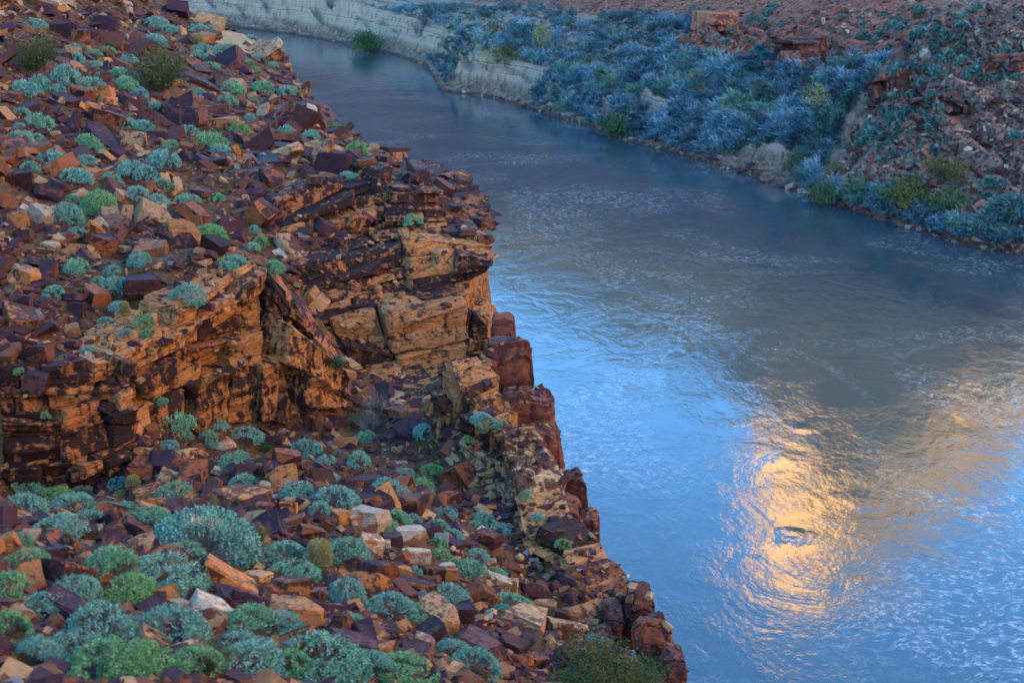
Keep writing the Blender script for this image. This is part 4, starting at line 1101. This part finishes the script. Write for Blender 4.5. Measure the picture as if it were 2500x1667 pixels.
for i in single:
    kind = ('slab', 'slab', 'block', 'block', 'shard')[r.integers(5)]
    w = W[i]; T = w * {'slab': r.uniform(.2, .36), 'block': r.uniform(.42, .7), 'shard': r.uniform(.25, .4)}[kind]
    tilt = r.normal() * 0.38
    add_rock((hit[i, 0], hit[i, 1], hit[i, 2] + T * 0.12), w, T, kind, mats[r.integers(len(mats))], r.uniform(0, 6.28), tilt, r.normal() * 0.3 + 0.25, uv[i, 0], uv[i, 1], r)
def merged_stones(name, pos, width, r, mat, kind='stuff', lib=LOW):
    vs = []; fs = []; tint = []; nv = 0
    for p, w in zip(pos, width):
        v, f = lib[r.integers(len(lib))]
        e = Matrix.Rotation(r.uniform(0, 6.28), 3, 'Z') @ Matrix.Rotation(r.normal() * 0.4 + 0.2, 3, 'Y') @ Matrix.Rotation(r.normal() * 0.4, 3, 'X')
        q = (v * w * np.array([1, 1, r.uniform(.7, 1.3)])) @ np.array(e).T + p
        vs.append(q); fs.append(f + nv); nv += len(v); tint.append(np.full(len(f), r.random() ** 1.2 if w > 0.2 else r.random()))
    o = mesh_obj(name, np.concatenate(vs), np.concatenate(fs), mat)
    face_attr(o, np.concatenate(tint))
    tag(o, kind=kind)
    return o
def rubble_mat(name, stops, sc=1.0):
    m, nt, b, L = new_mat(name)
    at = N(nt, 'ShaderNodeAttribute', attribute_name='tint'); geo = N(nt, 'ShaderNodeNewGeometry')
    c = ramp(nt, at.outputs['Fac'], stops)
    for e in nt.nodes:
        if e.type == 'VALTORGB': e.color_ramp.interpolation = 'CONSTANT'
    n = noise(nt, geo.outputs['Position'], 8 * sc, 6, 0.7)
    n1 = noise(nt, geo.outputs['Position'], 2.2 * sc, 6, 0.7)
    c = mixc(nt, ramp(nt, n1, [(0.45, g(0)), (0.6, g(0.55))]), c, (0.10, 0.045, 0.04))
    c = mixc(nt, 0.5, c, ramp(nt, n, [(0.3, g(0.25)), (0.7, g(0.8))]), 'OVERLAY')
    L(c, b.inputs['Base Color']); b.inputs['Roughness'].default_value = 0.8; b.inputs['Specular IOR Level'].default_value = 0.3
    bp = N(nt, 'ShaderNodeBump'); bp.inputs['Strength'].default_value = 0.5; bp.inputs['Distance'].default_value = 0.04 / sc
    L(n, bp.inputs['Height']); L(bp.outputs[0], b.inputs['Normal'])
    return m
M['scree'] = rubble_mat('mixed_scree', [(0.0, (0.060, 0.023, 0.034)), (0.34, (0.115, 0.040, 0.024)), (0.56, (0.22, 0.078, 0.030)), (0.72, (0.42, 0.18, 0.06)), (0.84, (0.46, 0.27, 0.12)), (0.965, (0.50, 0.38, 0.26)), (0.985, (0.25, 0.21, 0.20))])
merged_stones('scree_rubble', hit[rest] + np.array([0, 0, 1.0]) * (W[rest] * 0.06)[:, None], W[rest], r, M['scree'])

# ------------------------------------------------------------------ far bank: where does a pixel meet it
FBVH = BVHTree.FromPolygons(np.stack([FX, FY, FZ], -1).reshape(-1, 3).tolist(), grid_faces(len(base), len(offs)).tolist())
def far_hit(uv):
    out = np.full((len(uv), 3), np.nan)
    for i, (u, v) in enumerate(uv):
        loc, nor, _, dist = FBVH.ray_cast(CAM, ray(float(u), float(v)).normalized())
        if loc is not None and loc.z > 0: out[i] = loc
    return out

# willow thicket on the terrace: nobody could count the stems
r = np.random.default_rng(61)
cand = np.stack([r.uniform(850, 2500, 24000), r.uniform(15, 640, 24000)], -1)
hp = far_hit(cand)
ok = ~np.isnan(hp[:, 0]); cand, hp = cand[ok], hp[ok]
sd = seg_dist(hp[:, 0], hp[:, 1], WL); hn = hillness(hp[:, 0], hp[:, 1])
dens = 0.5 + 1.1 * fbm(hp[:, 0] * 0.08, hp[:, 1] * 0.08, 71, 3)
redhill = (hp[:, 2] > 12 + 3 * fbm(hp[:, 0] * .06, hp[:, 1] * .06, 77, 3)) & (hn < 0.3)
cutbank = (hp[:, 0] < -20) & (sd < 8.5)
bare = (sd < 9) & (fbm(hp[:, 0] * 0.16, hp[:, 1] * 0.05, 73, 2) > 0.12)
ok = (sd > 0.6) & ~redhill & ~cutbank & ~bare & (hn < 0.45) & (r.random(len(sd)) < np.where(sd > 5, 0.75 + dens * 0.4, 0.7))
strip = (hn >= 0.45) & (sd > 0.5) & (sd < 4.0 + 5 * fbm(hp[:, 0] * .1, hp[:, 1] * .1, 75, 2)) & (r.random(len(sd)) < 0.25 + dens * 0.8)
spots = hp[ok | strip]
def tufts(spots, blades, hmin, hmax, wid, lean, r, mat, name):
    n = len(spots)
    # tufts gather into bushes: tall in the middle of each, short between them
    cen = spots[r.choice(n, 420, replace=False)]; cr = r.uniform(1.6, 4.2, len(cen)); ctint = 0.40 + 0.17 * r.normal(size=len(cen)); chh = r.uniform(.7, 1.6, len(cen))
    dd = np.hypot(spots[:, None, 0] - cen[None, :, 0], spots[:, None, 1] - cen[None, :, 1]) / cr[None]
    k = dd.argmin(1); dm = dd[np.arange(n), k]
    dome = np.sqrt(np.clip(1 - dm ** 2, 0.02, 1))
    Hh = r.uniform(hmin, hmax, n) * (0.35 + 0.85 * dome * chh[k])
    base_t = ctint[k] + 0.10 * r.normal(size=n) - 0.22 * (1 - dome) + 0.3 * fbm(spots[:, 0] * 0.06, spots[:, 1] * 0.06, 83, 3)  # bush edges tinted darker: shade of the gaps put into the colour
    S = np.repeat(spots, blades, 0); HH = np.repeat(Hh, blades); T = np.repeat(base_t, blades)
    m = len(S)
    az = r.uniform(0, 6.283, m); sp = r.uniform(0.15, 1.5, m)
    dx = np.cos(az) * sp + lean[0]; dy = np.sin(az) * sp * 0.8 + lean[1]
    d = unit(np.stack([dx, dy, r.uniform(0.6, 1.3, m)], -1))
    L = HH * r.uniform(0.5, 1.1, m)
    up_ = r.uniform(0, 0.65, m) * HH      # sprays leave the stems at every height
    L = L * 0.6
    p0 = S + np.stack([np.cos(az), np.sin(az), np.zeros(m)], -1) * r.uniform(0, 0.6, m)[:, None] + np.stack([np.zeros(m), np.zeros(m), up_], -1)
    p1 = p0 + d * (L * 0.55)[:, None]
    d2 = unit(d + np.stack([np.full(m, lean[0]), np.full(m, lean[1]), np.full(m, -0.7)], -1) * 0.7 + r.normal(size=(m, 3)) * 0.15)
    p2 = p1 + d2 * (L * 0.5)[:, None]
    side = unit(np.cross(d, r.normal(size=(m, 3)))) * (wid * r.uniform(0.6, 1.4, m))[:, None]
    V = np.stack([p0 - side * .5, p0 + side * .5, p1 + side, p1 - side, p2 + side * .15, p2 - side * .15], 1).reshape(-1, 3)
    b6 = np.arange(m)[:, None] * 6
    F = np.concatenate([b6 + np.array([0, 1, 2, 3]), b6 + np.array([3, 2, 4, 5])], 1).reshape(-1, 4)
    o = mesh_obj(name, V, F, mat)
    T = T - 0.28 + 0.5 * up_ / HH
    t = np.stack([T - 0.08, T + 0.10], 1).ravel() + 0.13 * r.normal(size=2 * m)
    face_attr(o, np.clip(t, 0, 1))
    return o
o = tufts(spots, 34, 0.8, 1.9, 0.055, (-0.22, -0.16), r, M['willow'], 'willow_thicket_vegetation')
tag(o, 'blue-grey willow and tamarisk thicket covering the far river terrace', kind='stuff')

# trees and bushes that stand out of the thicket
def crown_tree(name, u, v, w, h, mat, label, n=42, per=26, dense=False, cat='tree'):
    p = far_hit([(u, v + h * 0.5)])[0]
    if np.isnan(p[0]): p = np.array(PZ(u, v + h * .5, 0.3))
    D = (p[1]) * CP - (p[2] - CAM.z) * SP
    W = w / FPX * D * 1.3; H = h / FPX * D * 1.45
    r = np.random.default_rng(int(u * 7 + v))
    root = empty(name, tuple(p))
    vt, ft, tips, dirs = twigs(r, 5, .10, .5, .75, .022, 4)
    sc = np.array([W * .55, W * .55, H])
    tk = mesh_obj('trunk', vt * sc, ft, M['twig'], root); face_attr(tk, np.full(len(ft), 0.1))
    # crown: clumps of leaves through an uneven volume
    cl = []
    while len(cl) < n:
        q = r.uniform(-1, 1, 3)
        if np.linalg.norm(q) < 1 and (np.linalg.norm(q) > 0.45 or dense): cl.append(q)
    cl = np.array(cl) * np.array([.5 * W, .5 * W, (.5 if dense else .36) * H]) + np.array([0, 0, (.5 if dense else .62) * H])
    ct = 0.5 + 0.2 * r.normal(size=n)
    C = np.repeat(cl, per, 0) + r.normal(size=(n * per, 3)) * 0.11 * W
    dd = unit(r.normal(size=C.shape) + np.array([0, 0, .3]))
    k = len(C); ls = 0.055 * max(W, 2.5)
    me = leaf_mesh('crown', C, dd, r.uniform(.6, 1.4, k) * ls, r.uniform(.25, .5, k) * ls, np.repeat(ct, per) + 0.12 * r.normal(size=k), mat, r)
    c = bpy.data.objects.new('crown', me); COL.objects.link(c); c.parent = root
    tag(root, label, cat)
GB, YT, CR = M['greenbush'], M['yellowtree'], M['creosote']
crown_tree('round_bush', 895, 110, 58, 26, GB, 'dark green round bush leaning over the far waterline under the banded bank', 90, 30, True, 'bush')
crown_tree('yellow_tree', 1322, 112, 38, 58, YT, 'slim yellow-green tree standing above the blue thicket near the red hill')
crown_tree('yellow_tree', 1190, 150, 52, 44, YT, 'thin forked yellow-leaved tree at the end of the banded bank', 16, 22)
crown_tree('yellow_tree', 1232, 145, 44, 34, CR, 'olive bushy tree just right of the thin forked tree', 30, 24)
crown_tree('pale_tree', 1990, 255, 46, 56, YT, 'pale yellow tree alone in the blue thicket left of the rocky hillside', 34, 24)
crown_tree('green_bush', 1505, 314, 62, 34, GB, 'bright green bush hanging over the waterline below the sand gully', 60, 26, True, 'bush')
crown_tree('olive_bush', 1205, 74, 40, 24, CR, 'olive bush on the terrace above the banded bank', 30, 24, True, 'bush')
crown_tree('olive_bush', 1706, 232, 34, 32, CR, 'lower olive bush in the middle of the blue thicket', 30, 24, True, 'bush')
crown_tree('yellow_bush', 1698, 198, 34, 24, YT, 'upper yellow-olive bush in the middle of the blue thicket', 24, 22, True, 'bush')
crown_tree('yellow_bush', 2050, 160, 32, 26, YT, 'yellow-green bush in the notch below the dark crag', 26, 22, True, 'bush')
crown_tree('olive_bush', 1945, 395, 56, 38, GB, 'dark green bush where the thicket meets the rocky hillside', 50, 24, True, 'bush')
crown_tree('olive_bush', 2010, 478, 60, 40, GB, 'green bush at the waterline left of the grey shingle', 50, 24, True, 'bush')
crown_tree('olive_bush', 2085, 470, 50, 44, GB, 'tall green bush at the foot of the tan hillside', 44, 24, True, 'bush')
crown_tree('olive_bush', 2215, 500, 90, 60, CR, 'wide olive thorn bush above the far waterline', 60, 26, False, 'bush')
crown_tree('olive_bush', 2280, 420, 56, 36, CR, 'brown-olive bush high on the lower hillside', 36, 24, False, 'bush')
crown_tree('olive_bush', 2335, 440, 54, 50, CR, 'olive bush right of the brown-olive one on the lower hillside', 36, 24, False, 'bush')
crown_tree('olive_bush', 2320, 510, 70, 50, GB, 'green bush nearest the right edge above the shingle bank', 50, 24, False, 'bush')
crown_tree('olive_bush', 2040, 415, 40, 30, CR, 'small olive bush beside the willows at the hill foot', 30, 24, True, 'bush')

# small desert shrubs dotted over the far hills: alike, one label
def dot_mesh(r, mat):
    n = 150
    q = unit(r.normal(size=(n, 3))); q[:, 2] = np.abs(q[:, 2])
    C = q * np.array([.42, .42, .5]) * r.uniform(.7, 1.05, (n, 1)); d = unit(q + r.normal(size=q.shape) * .6)
    return leaf_mesh('desert_shrub', C, d, r.uniform(.16, .28, n), r.uniform(.06, .1, n), 0.35 + .2 * r.normal(size=n), mat, r)
DOTS = [dot_mesh(np.random.default_rng(90 + k), M['desert']) for k in range(4)]
r = np.random.default_rng(33)
cand = np.stack([r.uniform(1150, 2480, 2600), r.uniform(20, 560, 2600)], -1)
hp = far_hit(cand); sd = seg_dist(hp[:, 0], hp[:, 1], WL); hn = hillness(hp[:, 0], hp[:, 1])
clump = fbm(hp[:, 0] * 0.13 + hp[:, 1] * 0.05, hp[:, 1] * 0.09, 95, 3) > -0.08
okR = (hn > 0.9) & (sd > 7) & clump; okL = (hp[:, 2] > 12) & (hn < 0.3) & clump
for sel, cnt, lab in ((okR, 200, 'small teal desert shrub dotted on the steep rocky hillside beyond the river'), (okL, 90, 'small teal desert shrub dotted on the red hills behind the thicket')):
    for i in np.where(sel)[0][:cnt]:
        p = hp[i]
        if np.isnan(p[0]): continue
        o = bpy.data.objects.new('desert_shrub', DOTS[r.integers(4)]); COL.objects.link(o)
        s = r.lognormal(math.log(1.25), 0.35); o.scale = (s, s, s * .9); o.location = p; o.rotation_euler = (0, 0, r.uniform(0, 6.28))
        tag(o, lab, 'shrub', lab.replace('shrub', 'shrubs'))
# stones of the far hills
r = np.random.default_rng(35)
cand = np.stack([r.uniform(600, 2520, 32000), r.uniform(0, 640, 32000)], -1)
hp = far_hit(cand); sd = seg_dist(hp[:, 0], hp[:, 1], WL); hn = hillness(hp[:, 0], hp[:, 1])
ok = ((hn > 0.85) & (sd > 1.5)) | ((hp[:, 2] > 11.5) & (hn < 0.4)) | ((sd > 0) & (sd < 1.6))
q = hp[ok]
Wd = np.clip(r.lognormal(math.log(0.30), 0.7, len(q)), 0.12, 2.0)
M['hillstone'] = rubble_mat('hill_stones', [(0.0, (0.06, 0.033, 0.032)), (0.25, (0.14, 0.075, 0.058)), (0.5, (0.26, 0.155, 0.115)), (0.75, (0.38, 0.26, 0.195)), (0.93, (0.48, 0.40, 0.32))], 0.3)
merged_stones('hillside_rubble', q, Wd, r, M['hillstone'])
# crags on the hillside
def crag(name, label, bottom, hpx, courses, blen, mats, seed, **kw):
    h = far_hit(bottom)
    dp = project(h)[2]
    bt = [(u, v, d) for (u, v), d in zip(bottom, dp)]
    tp = [(u, v - hpx, d + 0.5) for (u, v), d in zip(bottom, dp)]
    root = empty(name, tuple(h[0]))
    for b in cliff(None, bt, tp, courses, blen, mats, depth=3.0, proud=0.6, jit=0.12, miss=0.1, seed=seed, name='block', **kw): reparent(b, root)
    tag(root, label, 'crag')
M['crag'] = rock_mat('dark_crag_stone', (0.25, 0.11, 0.07), (0.05, 0.024, 0.022), 0.6, 0.3, 0.25, 0.2, 0.3, 0.8)
M['redcrag'] = rock_mat('red_crag_stone', (0.46, 0.17, 0.085), (0.14, 0.045, 0.03), 0.3, 0.3, 0.25, 0.1, 0.2, 0.8)
crag('rock_crag', 'dark columned crag above the thicket, left of the hillside', [(1890,150),(1950,165),(2020,150)], 62, 5, 0.9, [M['crag']], 41)
crag('rock_crag', 'low dark cliff at the foot of the crag beside the yellow-green bush', [(1850,175),(1930,185),(2010,178)], 26, 3, 1.0, [M['crag']], 42)
crag('rock_crag', 'dark stepped cliff on the hillside shoulder beside the notch', [(2110,260),(2150,250),(2190,230)], 60, 5, 0.9, [M['crag']], 43)
crag('rock_crag', 'brown broken rock band across the middle of the hillside', [(2230,270),(2300,262),(2370,280)], 30, 3, 0.9, [M['crag']], 44)
crag('rock_crag', 'dark cliff band at the right edge of the hillside', [(2400,190),(2440,180),(2490,185)], 50, 4, 0.9, [M['crag']], 45)
crag('rock_crag', 'lower brown rock band above the tan apron of the hillside', [(2200,310),(2260,318),(2300,310)], 30, 3, 1.0, [M['crag'], M['redcrag']], 46)
crag('red_crag', 'smooth orange-red crag at the top edge above the blue thicket', [(1690,72),(1745,80),(1800,70)], 45, 2, 3.0, [M['redcrag']], 47)

# dry gravel patch near the top of the scree, and the labels
c0 = ground_hit([(575, 101)])[0][0]
rad = np.linspace(0, 1, 9); ang = np.linspace(0, 2 * np.pi, 41)
gx0 = c0[0] + (rad[:, None] * np.cos(ang)[None]) * 1.9 * (1 + 0.12 * np.sin(3 * ang))
gy0 = c0[1] + (rad[:, None] * np.sin(ang)[None]) * 5.0 * (1 + 0.10 * np.sin(2 * ang + 1))
gz0 = near_zq(gx0, gy0) + 0.07 * (1 - rad[:, None] ** 4) - 0.02
o = mesh_obj('gravel_ground', np.stack([gx0, gy0, gz0], -1).reshape(-1, 3), grid_faces(9, 41), M['gravel'], smooth=True)
tag(o, kind='structure')

groups = {}
for o, head, reg, u in pending: groups.setdefault((head, reg), []).append((u, o))
for (head, reg), lst in groups.items():
    lst.sort(key=lambda t: t[0])
    for k, (u, o) in enumerate(lst):
        o['label'] = f'{head} {reg}' + ('' if len(lst) == 1 else f', {ordinal(k + 1)} from the left')
